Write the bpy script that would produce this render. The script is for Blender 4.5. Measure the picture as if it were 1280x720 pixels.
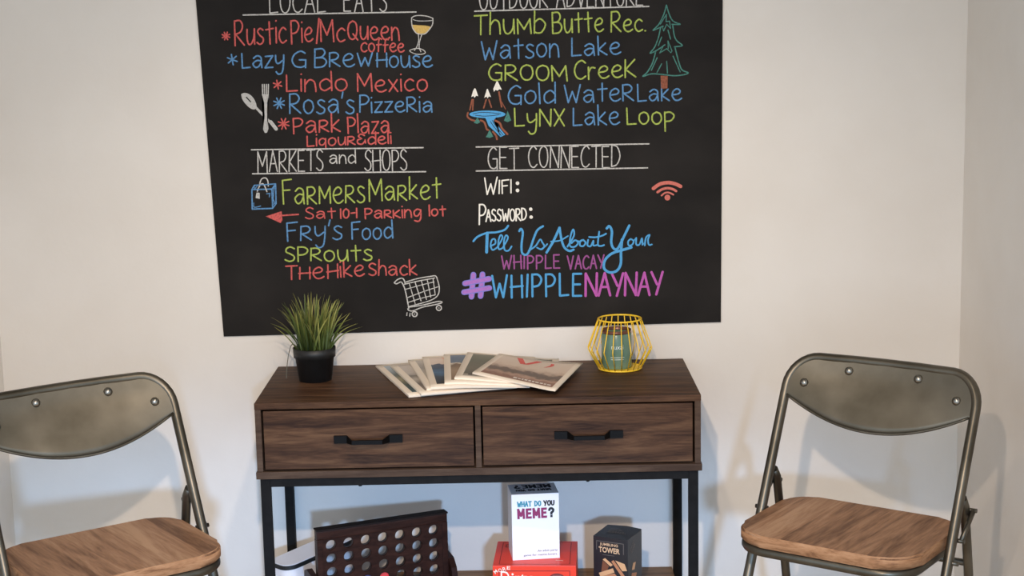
import bpy, bmesh, math, random
from mathutils import Vector, Matrix

for o in list(bpy.data.objects):
    bpy.data.objects.remove(o, do_unlink=True)
S = bpy.context.scene
COL = S.collection
PI = math.pi

# ---------------------------------------------------------------- camera
F_PX, PITCH, YAW, ROLL = 2062.6, 0.1658, 0.0022, 0.0207
CAM = Vector((0.0904, -3.991, 1.5523))
fw = Vector((-math.sin(YAW) * math.cos(PITCH), math.cos(YAW) * math.cos(PITCH), -math.sin(PITCH)))
rt0 = Vector((math.cos(YAW), math.sin(YAW), 0))
up0 = rt0.cross(fw)
RT = rt0 * math.cos(ROLL) - up0 * math.sin(ROLL)
UP = rt0 * math.sin(ROLL) + up0 * math.cos(ROLL)
cd = bpy.data.cameras.new('camera')
cd.sensor_width = 36.0
cd.lens = F_PX * 36.0 / 1280.0
cam = bpy.data.objects.new('camera', cd)
COL.objects.link(cam)
m = Matrix.Identity(4)
for i in range(3):
    m[i][0], m[i][1], m[i][2], m[i][3] = RT[i], UP[i], -fw[i], CAM[i]
cam.matrix_world = m
S.camera = cam

def ray(px, py):
    return fw + RT * ((px - 640) / F_PX) - UP * ((py - 360) / F_PX)

def at_y(px, py, Y=0.0):
    d = ray(px, py)
    return CAM + d * ((Y - CAM.y) / d.y)

def at_z(px, py, Z):
    d = ray(px, py)
    return CAM + d * ((Z - CAM.z) / d.z)

# ---------------------------------------------------------------- light, world, exposure
S.view_settings.view_transform = 'Standard'
S.view_settings.look = 'None'
S.view_settings.gamma = 1.0
S.view_settings.exposure = 0.05
S.view_settings.use_curve_mapping = False

w = bpy.data.worlds.new('room_fill')
S.world = w
w.use_nodes = True
w.node_tree.nodes['Background'].inputs[0].default_value = (0.62, 0.80, 1.0, 1)
w.node_tree.nodes['Background'].inputs[1].default_value = 1.66

def lamp(name, kind, loc, power, colour, size=0.05, sy=None, target=None):
    l = bpy.data.lights.new(name, kind)
    l.energy = power
    l.color = colour
    if kind == 'AREA':
        l.shape = 'RECTANGLE'
        l.size = size
        l.size_y = sy or size
    else:
        l.shadow_soft_size = size
    o = bpy.data.objects.new(name, l)
    o.location = loc
    if target is not None:
        o.rotation_euler = (Vector(target) - Vector(loc)).to_track_quat('-Z', 'Y').to_euler()
    COL.objects.link(o)
    return o

bulb = lamp('downlight', 'SPOT', (-0.06, -2.95, 1.99), 132, (1.0, 0.78, 0.59), 0.028, None, (0.0, -0.45, 0.3))
bulb.data.spot_size = math.radians(92)
bulb.data.spot_blend = 1.0
over = lamp('recessed_light', 'SPOT', (0.02, -1.55, 2.2), 42, (1.0, 0.84, 0.68), 0.03, None, (0.0, -0.35, 0.5))
over.data.spot_size = math.radians(84)
over.data.spot_blend = 1.0
day = lamp('window_daylight', 'SPOT', (0.58, -6.6, 1.5), 1000, (0.34, 0.59, 1.0), 0.14, None, (-0.32, 0.0, 0.22))
day.data.spot_size = math.radians(29)
day.scale = (1.0, 0.30, 1.0)
day.data.spot_blend = 1.0

# ---------------------------------------------------------------- colour + materials
def lin(r, g, b, k=1.0):
    f = lambda c: (c / 255 / 12.92 if c / 255 <= 0.04045 else ((c / 255 + 0.055) / 1.055) ** 2.4)
    return (min(f(r) * k, 1), min(f(g) * k, 1), min(f(b) * k, 1), 1)

def mat(name, col, rough=0.6, metal=0.0, spec=0.5):
    mt = bpy.data.materials.new(name)
    mt.use_nodes = True
    b = mt.node_tree.nodes['Principled BSDF']
    b.inputs['Base Color'].default_value = col
    b.inputs['Roughness'].default_value = rough
    b.inputs['Metallic'].default_value = metal
    b.inputs['Specular IOR Level'].default_value = spec
    return mt

def nd(mt, t, **kw):
    n = mt.node_tree.nodes.new(t)
    for k, v in kw.items():
        setattr(n, k, v)
    return n

def noise_mat(name, c1, c2, scale=8, stretch=(1, 1, 1), rough=0.6, metal=0.0, detail=6, bump=0.0,
              bump_scale=None, spec=0.5, p0=0.35, p1=0.65, rot=(0, 0, 0)):
    """two tones mixed by stretched object-space noise, with optional bump"""
    mt = mat(name, c1, rough, metal, spec)
    L = mt.node_tree.links.new
    b = mt.node_tree.nodes['Principled BSDF']
    tc = nd(mt, 'ShaderNodeTexCoord')
    mp = nd(mt, 'ShaderNodeMapping')
    mp.inputs['Scale'].default_value = stretch
    mp.inputs['Rotation'].default_value = rot
    L(tc.outputs['Object'], mp.inputs['Vector'])
    nz = nd(mt, 'ShaderNodeTexNoise')
    nz.inputs['Scale'].default_value = scale
    nz.inputs['Detail'].default_value = detail
    L(mp.outputs[0], nz.inputs['Vector'])
    cr = nd(mt, 'ShaderNodeValToRGB')
    cr.color_ramp.elements[0].position = p0
    cr.color_ramp.elements[0].color = c1
    cr.color_ramp.elements[1].position = p1
    cr.color_ramp.elements[1].color = c2
    L(nz.outputs['Fac'], cr.inputs[0])
    L(cr.outputs[0], b.inputs['Base Color'])
    if bump:
        n2 = nz
        if bump_scale:
            n2 = nd(mt, 'ShaderNodeTexNoise')
            n2.inputs['Scale'].default_value = bump_scale
            n2.inputs['Detail'].default_value = 3
            L(tc.outputs['Object'], n2.inputs['Vector'])
        bp = nd(mt, 'ShaderNodeBump')
        bp.inputs['Strength'].default_value = bump
        bp.inputs['Distance'].default_value = 0.004
        L(n2.outputs['Fac'], bp.inputs['Height'])
        L(bp.outputs[0], b.inputs['Normal'])
    return mt

def wood_mat(name, dark, mid, light, stretch, rough=0.55, ring=6.0, planks=0.0, fine=0.22):
    """grained wood: long streaks, fine grain and broad tone drift"""
    mt = mat(name, mid, rough, 0, 0.16)
    L = mt.node_tree.links.new
    b = mt.node_tree.nodes['Principled BSDF']
    tc = nd(mt, 'ShaderNodeTexCoord')
    oi = nd(mt, 'ShaderNodeObjectInfo')
    ad = nd(mt, 'ShaderNodeVectorMath', operation='ADD')
    sc = nd(mt, 'ShaderNodeVectorMath', operation='SCALE')
    cb = nd(mt, 'ShaderNodeCombineXYZ')
    for i in range(3):
        L(oi.outputs['Random'], cb.inputs[i])
    L(cb.outputs[0], sc.inputs[0])
    sc.inputs['Scale'].default_value = 3.7
    L(tc.outputs['Object'], ad.inputs[0])
    L(sc.outputs[0], ad.inputs[1])
    mp = nd(mt, 'ShaderNodeMapping')
    mp.inputs['Scale'].default_value = stretch
    L(ad.outputs[0], mp.inputs['Vector'])
    n1 = nd(mt, 'ShaderNodeTexNoise')
    n1.inputs['Scale'].default_value = ring
    n1.inputs['Detail'].default_value = 7
    n1.inputs['Roughness'].default_value = 0.62
    n1.inputs['Distortion'].default_value = 0.8
    L(mp.outputs[0], n1.inputs['Vector'])
    n2 = nd(mt, 'ShaderNodeTexNoise')
    n2.inputs['Scale'].default_value = ring * 7
    n2.inputs['Detail'].default_value = 3
    L(mp.outputs[0], n2.inputs['Vector'])
    mx = nd(mt, 'ShaderNodeMix', data_type='FLOAT')
    mx.inputs[0].default_value = fine
    L(n1.outputs['Fac'], mx.inputs[2])
    L(n2.outputs['Fac'], mx.inputs[3])
    cr = nd(mt, 'ShaderNodeValToRGB')
    e = cr.color_ramp.elements
    e[0].position, e[0].color = 0.36, dark
    e[1].position, e[1].color = 0.66, light
    q = e.new(0.5)
    q.color = mid
    fac = mx.outputs[0]
    if planks:                                   # glued boards, each a little lighter or darker
        sx = nd(mt, 'ShaderNodeSeparateXYZ')
        L(ad.outputs[0], sx.inputs[0])
        ml = nd(mt, 'ShaderNodeMath', operation='MULTIPLY')
        L(sx.outputs[0], ml.inputs[0])
        ml.inputs[1].default_value = planks
        fl = nd(mt, 'ShaderNodeMath', operation='FLOOR')
        L(ml.outputs[0], fl.inputs[0])
        wn = nd(mt, 'ShaderNodeTexWhiteNoise', noise_dimensions='1D')
        L(fl.outputs[0], wn.inputs['W'])
        ma = nd(mt, 'ShaderNodeMath', operation='MULTIPLY_ADD')
        L(wn.outputs['Value'], ma.inputs[0])
        ma.inputs[1].default_value = 0.14
        ma.inputs[2].default_value = -0.07
        sm = nd(mt, 'ShaderNodeMath', operation='ADD')
        L(fac, sm.inputs[0])
        L(ma.outputs[0], sm.inputs[1])
        fac = sm.outputs[0]
    L(fac, cr.inputs[0])
    L(cr.outputs[0], b.inputs['Base Color'])
    bp = nd(mt, 'ShaderNodeBump')
    bp.inputs['Strength'].default_value = 0.12
    bp.inputs['Distance'].default_value = 0.002
    L(mx.outputs[0], bp.inputs['Height'])
    L(bp.outputs[0], b.inputs['Normal'])
    return mt

WALL = noise_mat('white_plaster', lin(226, 219, 210), lin(232, 226, 218), 3, rough=0.75, bump=0.22, bump_scale=26, spec=0.2)
SIDE = noise_mat('side_plaster', lin(226, 219, 210), lin(232, 226, 218), 3, rough=0.8, bump=0.22, bump_scale=26, spec=0.2)
CEIL = mat('ceiling_paint', lin(170, 164, 156), 0.9)
FLOORM = wood_mat('floor_boards', lin(176, 156, 132), lin(198, 180, 156), lin(214, 198, 176), (0.6, 7, 1), 0.45)
BOARD = noise_mat('chalkboard_black', lin(34, 32, 31), lin(46, 43, 41), 5, (1, 1, 1.4), 0.8, detail=8, spec=0.12, p0=0.4, p1=0.8)
OAK = wood_mat('dark_oak_laminate', lin(46, 29, 20), lin(75, 51, 35), lin(100, 72, 51), (1.2, 14, 14), 0.5, 4.0)
OAKE = wood_mat('dark_oak_edge', lin(58, 42, 32), lin(76, 58, 46), lin(92, 73, 59), (1.2, 14, 14), 0.6, 4.0)
GAP = mat('dark_gap', lin(22, 17, 15), 0.8)
BLACKM = noise_mat('black_powder_coat', lin(20, 19, 19), lin(26, 25, 25), 60, rough=0.65, spec=0.12)
HANDLE = mat('black_handle_metal', lin(9, 8, 8), 0.5, 0, 0.15)
GUN = noise_mat('gunmetal_steel', lin(82, 76, 65), lin(110, 103, 91), 9, rough=0.36, metal=0.85, detail=8, spec=0.5)
GUNS = noise_mat('gunmetal_sheet', lin(92, 86, 74), lin(122, 115, 102), 7, rough=0.4, metal=0.8, detail=9)
RIVET = mat('rivet_steel', lin(150, 146, 138), 0.28, 1.0)
SEATW = wood_mat('reclaimed_seat_wood', lin(102, 71, 50), lin(146, 108, 80), lin(172, 135, 104), (11, 1.1, 11), 0.55, 2.4, planks=11)
SEATE = wood_mat('seat_edge_wood', lin(110, 74, 49), lin(156, 112, 78), lin(178, 134, 98), (3, 3, 14), 0.6, 4)
POT = noise_mat('black_plastic', lin(24, 24, 24), lin(30, 30, 30), 40, rough=0.5)
SOIL = mat('dark_soil', lin(30, 26, 20), 0.95)
YEL = mat('yellow_wire_enamel', lin(250, 205, 50), 0.4)
C4W = wood_mat('dark_mahogany', lin(29, 13, 10), lin(43, 23, 18), lin(56, 32, 25), (3, 3, 12), 0.45, 5)
C4E = mat('mahogany_edge', lin(20, 11, 9), 0.6, 0, 0.2)
PAPER = mat('newsprint_paper', lin(238, 223, 203), 0.8)
WHITEP = mat('white_card', lin(238, 236, 240), 0.5)
REDB = mat('red_card', lin(232, 58, 30), 0.42)
BLKB = mat('black_card', lin(34, 34, 38), 0.4)

def chalk(name, r, g, b, k=1.3, patch=0.55):
    c = lin(r, g, b, k)
    d = (c[0] * patch + 0.01, c[1] * patch + 0.01, c[2] * patch + 0.01, 1)
    return noise_mat(name, d, c, 240, rough=1.0, detail=3, spec=0.05, p0=0.3, p1=0.55)

CH = dict(red=chalk('red_chalk', 200, 96, 92, 1.05), blue=chalk('blue_chalk', 96, 142, 186, 1.05), green=chalk('green_chalk', 168, 184, 92, 1.05),
          white=chalk('white_chalk', 200, 197, 192, 1.0), bright=chalk('bright_white_chalk', 236, 232, 222, 1.0, 0.85),
          sky=chalk('sky_blue_chalk', 84, 156, 206, 1.1, 0.8), pink=chalk('orchid_chalk', 182, 92, 168, 1.1, 0.8),
          plum=chalk('plum_chalk', 150, 84, 140, 1.1, 0.75), lilac=chalk('lilac_chalk', 168, 116, 190, 1.1, 0.85),
          peri=chalk('periwinkle_chalk', 128, 124, 200, 1.1, 0.9), teal=chalk('teal_chalk', 78, 130, 120, 1.05),
          brown=chalk('brown_chalk', 150, 92, 72, 1.0), straw=chalk('straw_chalk', 206, 172, 100, 1.05, 0.8),
          coral=chalk('coral_chalk', 204, 116, 104, 1.05, 0.8), grey=chalk('grey_chalk', 184, 182, 178, 1.05, 0.75),
          dark=mat('board_black_line', lin(30, 29, 28), 0.8))

# ---------------------------------------------------------------- object helpers
def link(name, me, material=None, parent=None):
    o = bpy.data.objects.new(name, me)
    COL.objects.link(o)
    if material is not None:
        for mm in (material if isinstance(material, (list, tuple)) else [material]):
            me.materials.append(mm)
    if parent is not None:
        o.parent = parent
    return o

def obj(name, bm, material=None, parent=None, smooth=False):
    me = bpy.data.meshes.new(name)
    bmesh.ops.recalc_face_normals(bm, faces=bm.faces)
    if smooth:
        for f in bm.faces:
            f.smooth = True
    bm.to_mesh(me)
    bm.free()
    return link(name, me, material, parent)

def empty(name, loc=(0, 0, 0), rz=0.0):
    o = bpy.data.objects.new(name, None)
    o.empty_display_size = 0.05
    o.location = loc
    o.rotation_euler = (0, 0, rz)
    COL.objects.link(o)
    return o

def tag(o, label, cat, group=None):
    o['label'] = label
    o['category'] = cat
    if group:
        o['group'] = group
    return o

def structure(o):
    o['kind'] = 'structure'
    return o

def box(bm, x0, x1, y0, y1, z0, z1, bev=0.0):
    vs = [bm.verts.new(p) for p in ((x0, y0, z0), (x1, y0, z0), (x1, y1, z0), (x0, y1, z0),
                                    (x0, y0, z1), (x1, y0, z1), (x1, y1, z1), (x0, y1, z1))]
    fs = [bm.faces.new([vs[i] for i in q]) for q in ((0, 3, 2, 1), (4, 5, 6, 7), (0, 1, 5, 4), (1, 2, 6, 5), (2, 3, 7, 6), (3, 0, 4, 7))]
    if bev:
        es = {e for f in fs for e in f.edges}
        bmesh.ops.bevel(bm, geom=list(es), offset=bev, segments=2, affect='EDGES', profile=0.6)

def boxo(name, dims, material, parent=None, bev=0.0015):
    bm = bmesh.new()
    box(bm, *dims, bev=bev)
    return obj(name, bm, material, parent)

def catmull(pts, n=6, closed=False):
    P = [Vector(p) for p in pts]
    if len(P) < 3:
        return P
    out = []
    N = len(P)
    for i in range(N if closed else N - 1):
        if closed:
            a, b, c, d = P[(i - 1) % N], P[i], P[(i + 1) % N], P[(i + 2) % N]
        else:
            a, b, c, d = P[max(i - 1, 0)], P[i], P[i + 1], P[min(i + 2, N - 1)]
        for k in range(n):
            t = k / n
            out.append(0.5 * ((2 * b) + (c - a) * t + (2 * a - 5 * b + 4 * c - d) * t * t + (3 * b - a - 3 * c + d) * t ** 3))
    if not closed:
        out.append(P[-1])
    return out

def tube(bm, pts, r, n=10, closed=False, caps=True):
    """round tube along a polyline with a parallel-transported frame; r may be a list"""
    P = [Vector(p) for p in pts]
    N = len(P)
    rad = r if isinstance(r, (list, tuple)) else [r] * N
    T = []
    for i in range(N):
        a = P[(i - 1) % N] if (closed or i > 0) else P[i]
        b = P[(i + 1) % N] if (closed or i < N - 1) else P[i]
        T.append((b - a).normalized())
    u = T[0].orthogonal().normalized()
    rings = []
    for i in range(N):
        u = (u - T[i] * u.dot(T[i])).normalized()
        v = T[i].cross(u)
        rings.append([bm.verts.new(P[i] + (u * math.cos(2 * PI * k / n) + v * math.sin(2 * PI * k / n)) * rad[i]) for k in range(n)])
    for i in range(N if closed else N - 1):
        A, B = rings[i], rings[(i + 1) % N]
        off = 0
        if closed and i == N - 1:
            off = min(range(n), key=lambda s: (A[0].co - B[s].co).length)
        for k in range(n):
            f = bm.faces.new((A[k], A[(k + 1) % n], B[(k + 1 + off) % n], B[(k + off) % n]))
            f.smooth = True
    if caps and not closed:
        bm.faces.new(rings[0][::-1])
        bm.faces.new(rings[-1])

def lathe(bm, prof, c=(0, 0, 0), n=40, cap0=True, cap1=True):
    rings = []
    for r, z in prof:
        rings.append([bm.verts.new((c[0] + r * math.cos(2 * PI * k / n), c[1] + r * math.sin(2 * PI * k / n), c[2] + z)) for k in range(n)])
    for A, B in zip(rings, rings[1:]):
        for k in range(n):
            f = bm.faces.new((A[k], A[(k + 1) % n], B[(k + 1) % n], B[k]))
            f.smooth = True
    if cap0:
        bm.faces.new(rings[0][::-1])
    if cap1:
        bm.faces.new(rings[-1])

def prism(bm, outline, z0, z1):
    """extrude a closed XY outline from z0 to z1"""
    lo = [bm.verts.new((x, y, z0)) for x, y in outline]
    hi = [bm.verts.new((x, y, z1)) for x, y in outline]
    n = len(lo)
    for i in range(n):
        bm.faces.new((lo[i], lo[(i + 1) % n], hi[(i + 1) % n], hi[i]))
    bm.faces.new(lo[::-1])
    bm.faces.new(hi)

def rounded(x0, x1, y0, y1, radii, n=8):
    """outline ccw; radii for (x0y0, x1y0, x1y1, x0y1)"""
    out = []
    for (cx, cy, a0), r in zip(((x0, y0, PI), (x1, y0, 1.5 * PI), (x1, y1, 0), (x0, y1, 0.5 * PI)), radii):
        ox = cx + (r if cx == x0 else -r)
        oy = cy + (r if cy == y0 else -r)
        for k in range(n + 1):
            a = a0 + 0.5 * PI * k / n
            out.append((ox + r * math.cos(a), oy + r * math.sin(a)))
    return out

FONT_CACHE = {}
def text_mesh(body, width, height, bold=0.0, extrude=0.0002):
    """built-in font, as mesh data scaled into width x height, origin bottom-left, in XY"""
    cu = bpy.data.curves.new('lettering', 'FONT')
    cu.body = body
    cu.size = 1.0
    cu.offset = bold
    cu.resolution_u = 3
    o = bpy.data.objects.new('lettering_source', cu)
    COL.objects.link(o)
    bpy.context.view_layer.update()
    dg = bpy.context.evaluated_depsgraph_get()
    me = bpy.data.meshes.new_from_object(o.evaluated_get(dg))
    bpy.data.objects.remove(o, do_unlink=True)
    xs = [v.co.x for v in me.vertices]
    ys = [v.co.y for v in me.vertices]
    x0, x1, y0, y1 = min(xs), max(xs), min(ys), max(ys)
    for v in me.vertices:
        v.co = Vector(((v.co.x - x0) / (x1 - x0) * width, (v.co.y - y0) / (y1 - y0) * height, 0))
    me.materials.clear()
    return me

def lettering(body, width, height, material, parent, origin, xdir, ydir, bold=0.0, name='printed_lettering'):
    """put printed words on a face of a thing: origin is bottom-left in the parent's space"""
    me = text_mesh(body, width, height, bold)
    X = Vector(xdir).normalized()
    Y = Vector(ydir).normalized()
    O = Vector(origin)
    for v in me.vertices:
        v.co = O + X * v.co.x + Y * v.co.y
    return link(name, me, material, parent)

# ---------------------------------------------------------------- the room
XL, XR = -1.181, 1.183
def wall_quad(name, pts, material):
    bm = bmesh.new()
    bm.faces.new([bm.verts.new(p) for p in pts])
    return structure(obj(name, bm, material))

structure(boxo('wall_back', (XL - 0.1, XR + 0.1, 0.0, 0.1, 0, 2.46), WALL, bev=0))
structure(boxo('wall_left', (XL - 0.1, XL, -1.6, 0.0, 0, 2.46), SIDE, bev=0))
structure(boxo('wall_right', (XR, XR + 0.1, -1.6, 0.0, 0, 2.46), SIDE, bev=0))
structure(boxo('floor', (-3.5, 3.5, -4.8, 0.1, -0.06, 0), FLOORM, bev=0))
structure(boxo('ceiling', (XL - 0.1, XR + 0.1, -2.7, 0.1, 2.45, 2.51), CEIL, bev=0))

# ---------------------------------------------------------------- console table
ZT = 0.70
D = 0.3947
HB = 0.1746
con = tag(empty('console_table', (0, -D / 2, 0)), 'dark brown wooden console table with two drawers on a black metal frame under the chalkboard', 'console table')
def cpart(name, dims, material, bev=0.0012, parent=con):
    x0, x1, y0, y1, z0, z1 = dims
    return boxo(name, (x0, x1, y0 + D / 2, y1 + D / 2, z0, z1), material, parent, bev)
cpart('top_panel', (-0.5, 0.5, -D, -0.002, ZT - 0.0145, ZT), OAK)
for s in (-1, 1):
    cpart('side_panel', (min(s * 0.4995, s * 0.486), max(s * 0.4995, s * 0.486), -D + 0.0006, -0.004, ZT - HB + 0.0165, ZT - 0.0145), OAKE)
cpart('bottom_panel', (-0.502, 0.502, -D - 0.003, -0.002, ZT - HB, ZT - HB + 0.0165), OAKE)
cpart('divider', (-0.0065, 0.0065, -D + 0.0006, -0.02, ZT - HB + 0.0165, ZT - 0.0145), OAKE)
cpart('back_panel', (-0.486, 0.486, -0.012, -0.004, ZT - HB + 0.0165, ZT - 0.0145), GAP)
def make_handle(cx, parent):
    bm = bmesh.new()
    z, hh = 0.614, 0.0085
    yf = D / 2 - D + 0.0028        # drawer face, console space
    prof = [(-0.077, 0.0), (-0.048, 0.0), (-0.034, -0.030), (0.034, -0.030), (0.048, 0.0), (0.077, 0.0)]
    th = [0.007] * 6
    outer = [(x, y - t) for (x, y), t in zip(prof, th)]
    n = len(prof)
    vs = []
    for (a, b) in zip(prof, outer):
        vs.append([bm.verts.new((cx + a[0], yf + a[1], z - hh)), bm.verts.new((cx + a[0], yf + a[1], z + hh)),
                   bm.verts.new((cx + b[0], yf + b[1], z + hh)), bm.verts.new((cx + b[0], yf + b[1], z - hh))])
    for A, B in zip(vs, vs[1:]):
        for k in range(4):
            bm.faces.new((A[k], A[(k + 1) % 4], B[(k + 1) % 4], B[k]))
    bm.faces.new(vs[0][::-1])
    bm.faces.new(vs[-1])
    for v in bm.verts:          # the middle bar is slimmer than the feet
        if abs(v.co.x - cx) < 0.04:
            v.co.z = z + (v.co.z - z) * 0.55
    return obj('handle', bm, HANDLE, parent)
for x0, x1, hx in ((-0.4815, -0.0105, -0.247), (0.0105, 0.4815, 0.2475)):
    d = cpart('drawer', (x0, x1, -D + 0.0035, -0.04, ZT - HB + 0.0205, ZT - 0.019), OAK, 0.001)
    make_handle(hx, d)
FZ = ZT - HB
for sx in (-1, 1):
    for y0 in (-D + 0.003, -0.026):
        xa, xb = sorted((sx * 0.494, sx * 0.4725))
        cpart('leg', (xa, xb, y0, y0 + 0.0215, 0, FZ), BLACKM, 0.001)
    xa, xb = sorted((sx * 0.4935, sx * 0.473))
    cpart('rail', (xa, xb, -D + 0.0245, -0.026, FZ - 0.02, FZ), BLACKM, 0.001)
    cpart('rail', (xa, xb, -D + 0.0245, -0.026, 0.125, 0.145), BLACKM, 0.001)
for y0 in (-D + 0.0035, -0.0255):
    cpart('rail', (-0.4725, 0.4725, y0, y0 + 0.0205, FZ - 0.02, FZ), BLACKM, 0.001)
    cpart('rail', (-0.4725, 0.4725, y0, y0 + 0.0205, 0.125, 0.145), BLACKM, 0.001)
for bx in (-0.27, 0.245):
    bm = bmesh.new()
    lathe(bm, [(0.005, 0), (0.004, -0.004), (0.001, -0.005)], (bx, -D / 2 + 0.014, FZ - 0.02), 12)
    obj('screw', bm, BLACKM, con)
cpart('lower_shelf', (-0.470, 0.470, -D + 0.004, -0.004, 0.145, 0.165), wood_mat('shelf_oak', lin(100, 74, 52), lin(134, 102, 72), lin(156, 122, 90), (1.2, 14, 14), 0.5, 4.0))

# ---------------------------------------------------------------- folding chairs
def make_chair(loc, rz, label):
    root = tag(empty('folding_chair', loc, rz), label, 'chair', 'metal folding chairs')
    K, ZS = 0.465, 0.484
    yl = lambda z: K * (z - ZS)
    HW, TOPZ, RT_ = 0.2135, 0.7915, 0.0108
    # bent tube: left front foot, up, over the back, down to right front foot
    pts = [(-HW, 0.006), (-HW, 0.30), (-HW, 0.55), (-HW, 0.70)]
    cr = 0.062
    for k in range(9):
        a = PI - 0.5 * PI * k / 8
        pts.append((-HW + cr + cr * math.cos(a), TOPZ - cr + cr * math.sin(a)))
    pts += [(-0.07, TOPZ), (0.0, TOPZ), (0.07, TOPZ)]
    for k in range(9):
        a = 0.5 * PI - 0.5 * PI * k / 8
        pts.append((HW - cr + cr * math.cos(a), TOPZ - cr + cr * math.sin(a)))
    pts += [(HW, 0.70), (HW, 0.55), (HW, 0.30), (HW, 0.006)]
    bm = bmesh.new()
    # the top of the back bows gently backwards
    bow = lambda x, z: 0.02 * (1 - (x / HW) ** 2) * max(0.0, min(1.0, (z - 0.66) / 0.1))
    tube(bm, [(x, yl(z) + bow(x, z), z) for x, z in pts], RT_, 12)
    frame = obj('back_frame', bm, GUN, root)
    # sheet-metal backrest with a bowed lower edge
    bm = bmesh.new()
    NX, NZ = 28, 10
    def zlow(x):
        return 0.659 + 0.058 * abs(x / 0.2135) ** 2.0
    def ztop(x):
        ax = abs(x)
        return TOPZ if ax < HW - cr else TOPZ - cr + math.sqrt(max(cr * cr - (ax - HW + cr) ** 2, 0))
    grid = [[], []]
    for side, off in ((0, -0.0090), (1, -0.0068)):
        for i in range(NX + 1):
            x = -0.2125 + 0.425 * i / NX
            col = []
            for j in range(NZ + 1):
                z = zlow(x) + (ztop(x) + 0.004 - zlow(x)) * j / NZ
                col.append(bm.verts.new((x, yl(z) + bow(x, z) + off, z)))
            grid[side].append(col)
    for g in grid:
        for i in range(NX):
            for j in range(NZ):
                f = bm.faces.new((g[i][j], g[i + 1][j], g[i + 1][j + 1], g[i][j + 1]))
                f.smooth = True
    for i in range(NX):
        bm.faces.new((grid[0][i][0], grid[0][i + 1][0], grid[1][i + 1][0], grid[1][i][0]))
    back = obj('backrest', bm, GUNS, root)
    # rolled lower lip of the sheet
    bm = bmesh.new()
    lp = []
    for i in range(NX + 1):
        x = -0.205 + 0.41 * i / NX
        z = zlow(x)
        lp.append((x, yl(z) + bow(x, z) - 0.0079, z))
    tube(bm, lp, 0.0028, 8)
    obj('rolled_edge', bm, GUN, back)
    nrm = Vector((0, -1, K)).normalized()
    for rx_, rz_ in ((-0.172, 0.742), (-0.0785, 0.773), (0.0785, 0.773), (0.172, 0.742)):
        bm = bmesh.new()
        lathe(bm, [(0.0098, 0), (0.0092, 0.003), (0.0072, 0.0058), (0.004, 0.0076), (0.001, 0.0082)], (0, 0, 0), 20)
        q = Vector((0, 0, 1)).rotation_difference(nrm).to_matrix()
        p = Vector((rx_, yl(rz_) + bow(rx_, rz_) - 0.0090, rz_ - 0.002))
        for v in bm.verts:
            v.co = q @ v.co + p
        obj('rivet', bm, RIVET, back)
    # wooden seat
    zt = ZS
    bm = bmesh.new()
    ol = rounded(-0.197, 0.197, -0.186, 0.124, (0.075, 0.075, 0.06, 0.06), 8)
    prism(bm, ol, zt - 0.026, zt)
    bmesh.ops.bevel(bm, geom=[e for e in bm.edges if abs(e.verts[0].co.z - e.verts[1].co.z) < 1e-5], offset=0.0045, segments=3, affect='EDGES')
    bm.normal_update()
    for f in bm.faces:
        f.material_index = 0 if f.normal.z > 0.5 else 1
        f.smooth = abs(f.normal.z) < 0.95
    obj('seat', bm, [SEATW, SEATE], root)
    # tube loop carrying the seat
    bm = bmesh.new()
    lp = rounded(-0.186, 0.186, -0.178, 0.112, (0.07, 0.07, 0.055, 0.055), 8)
    tube(bm, [(x, y, zt - 0.026 - 0.0105) for x, y in lp], 0.0105, 10, closed=True)
    obj('seat_frame', bm, GUN, root)
    # rear legs
    for s in (-1, 1):
        bm = bmesh.new()
        tube(bm, [(s * 0.2125, 0.052, 0.555), (s * 0.2125, 0.068, 0.535), (s * 0.2125, 0.104, 0.36), (s * 0.2125, 0.178, 0.006)], 0.0098, 10)
        obj('leg', bm, GUN, root)
        # pivot link between rear leg and bent frame
        bm = bmesh.new()
        a = Vector((s * 0.2275, 0.078, 0.525))
        b = Vector((s * 0.2275, 0.012, 0.478))
        tube(bm, [a, b], 0.0055, 8)
        obj('hinge', bm, GUN, root)
        for p in (a, b, Vector((s * 0.2275, yl(0.44), 0.44))):
            bm = bmesh.new()
            tube(bm, [p - Vector((s * 0.022, 0, 0)), p + Vector((s * 0.007, 0, 0))], 0.0048, 8)
            obj('bolt', bm, GUN, root)
    for z_, y_ in ((0.405, 0.095), (0.18, 0.142)):
        bm = bmesh.new()
        tube(bm, [(-0.2125, y_, z_), (0.2125, y_, z_)], 0.0075, 8)
        obj('stretcher', bm, GUN, root)
    bm = bmesh.new()
    tube(bm, [(-HW, yl(0.2), 0.2), (HW, yl(0.2), 0.2)], 0.0085, 8)
    obj('stretcher', bm, GUN, root)
    for s in (-1, 1):
        for y_ in (yl(0.006), 0.178):
            bm = bmesh.new()
            tube(bm, [(s * 0.2135 if y_ < 0 else s * 0.2125, y_, 0.0), (s * 0.2135 if y_ < 0 else s * 0.2125, y_, 0.02)], 0.0135, 10)
            obj('foot_cap', bm, BLACKM, root)
    return root

make_chair((0.789, -0.663, 0), -0.621, 'gunmetal folding chair with wooden seat, right of the console table in the corner')
make_chair((-0.765, -0.72, 0), 0.613, 'gunmetal folding chair with wooden seat, left of the console table, cut by the photo edge')

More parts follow.
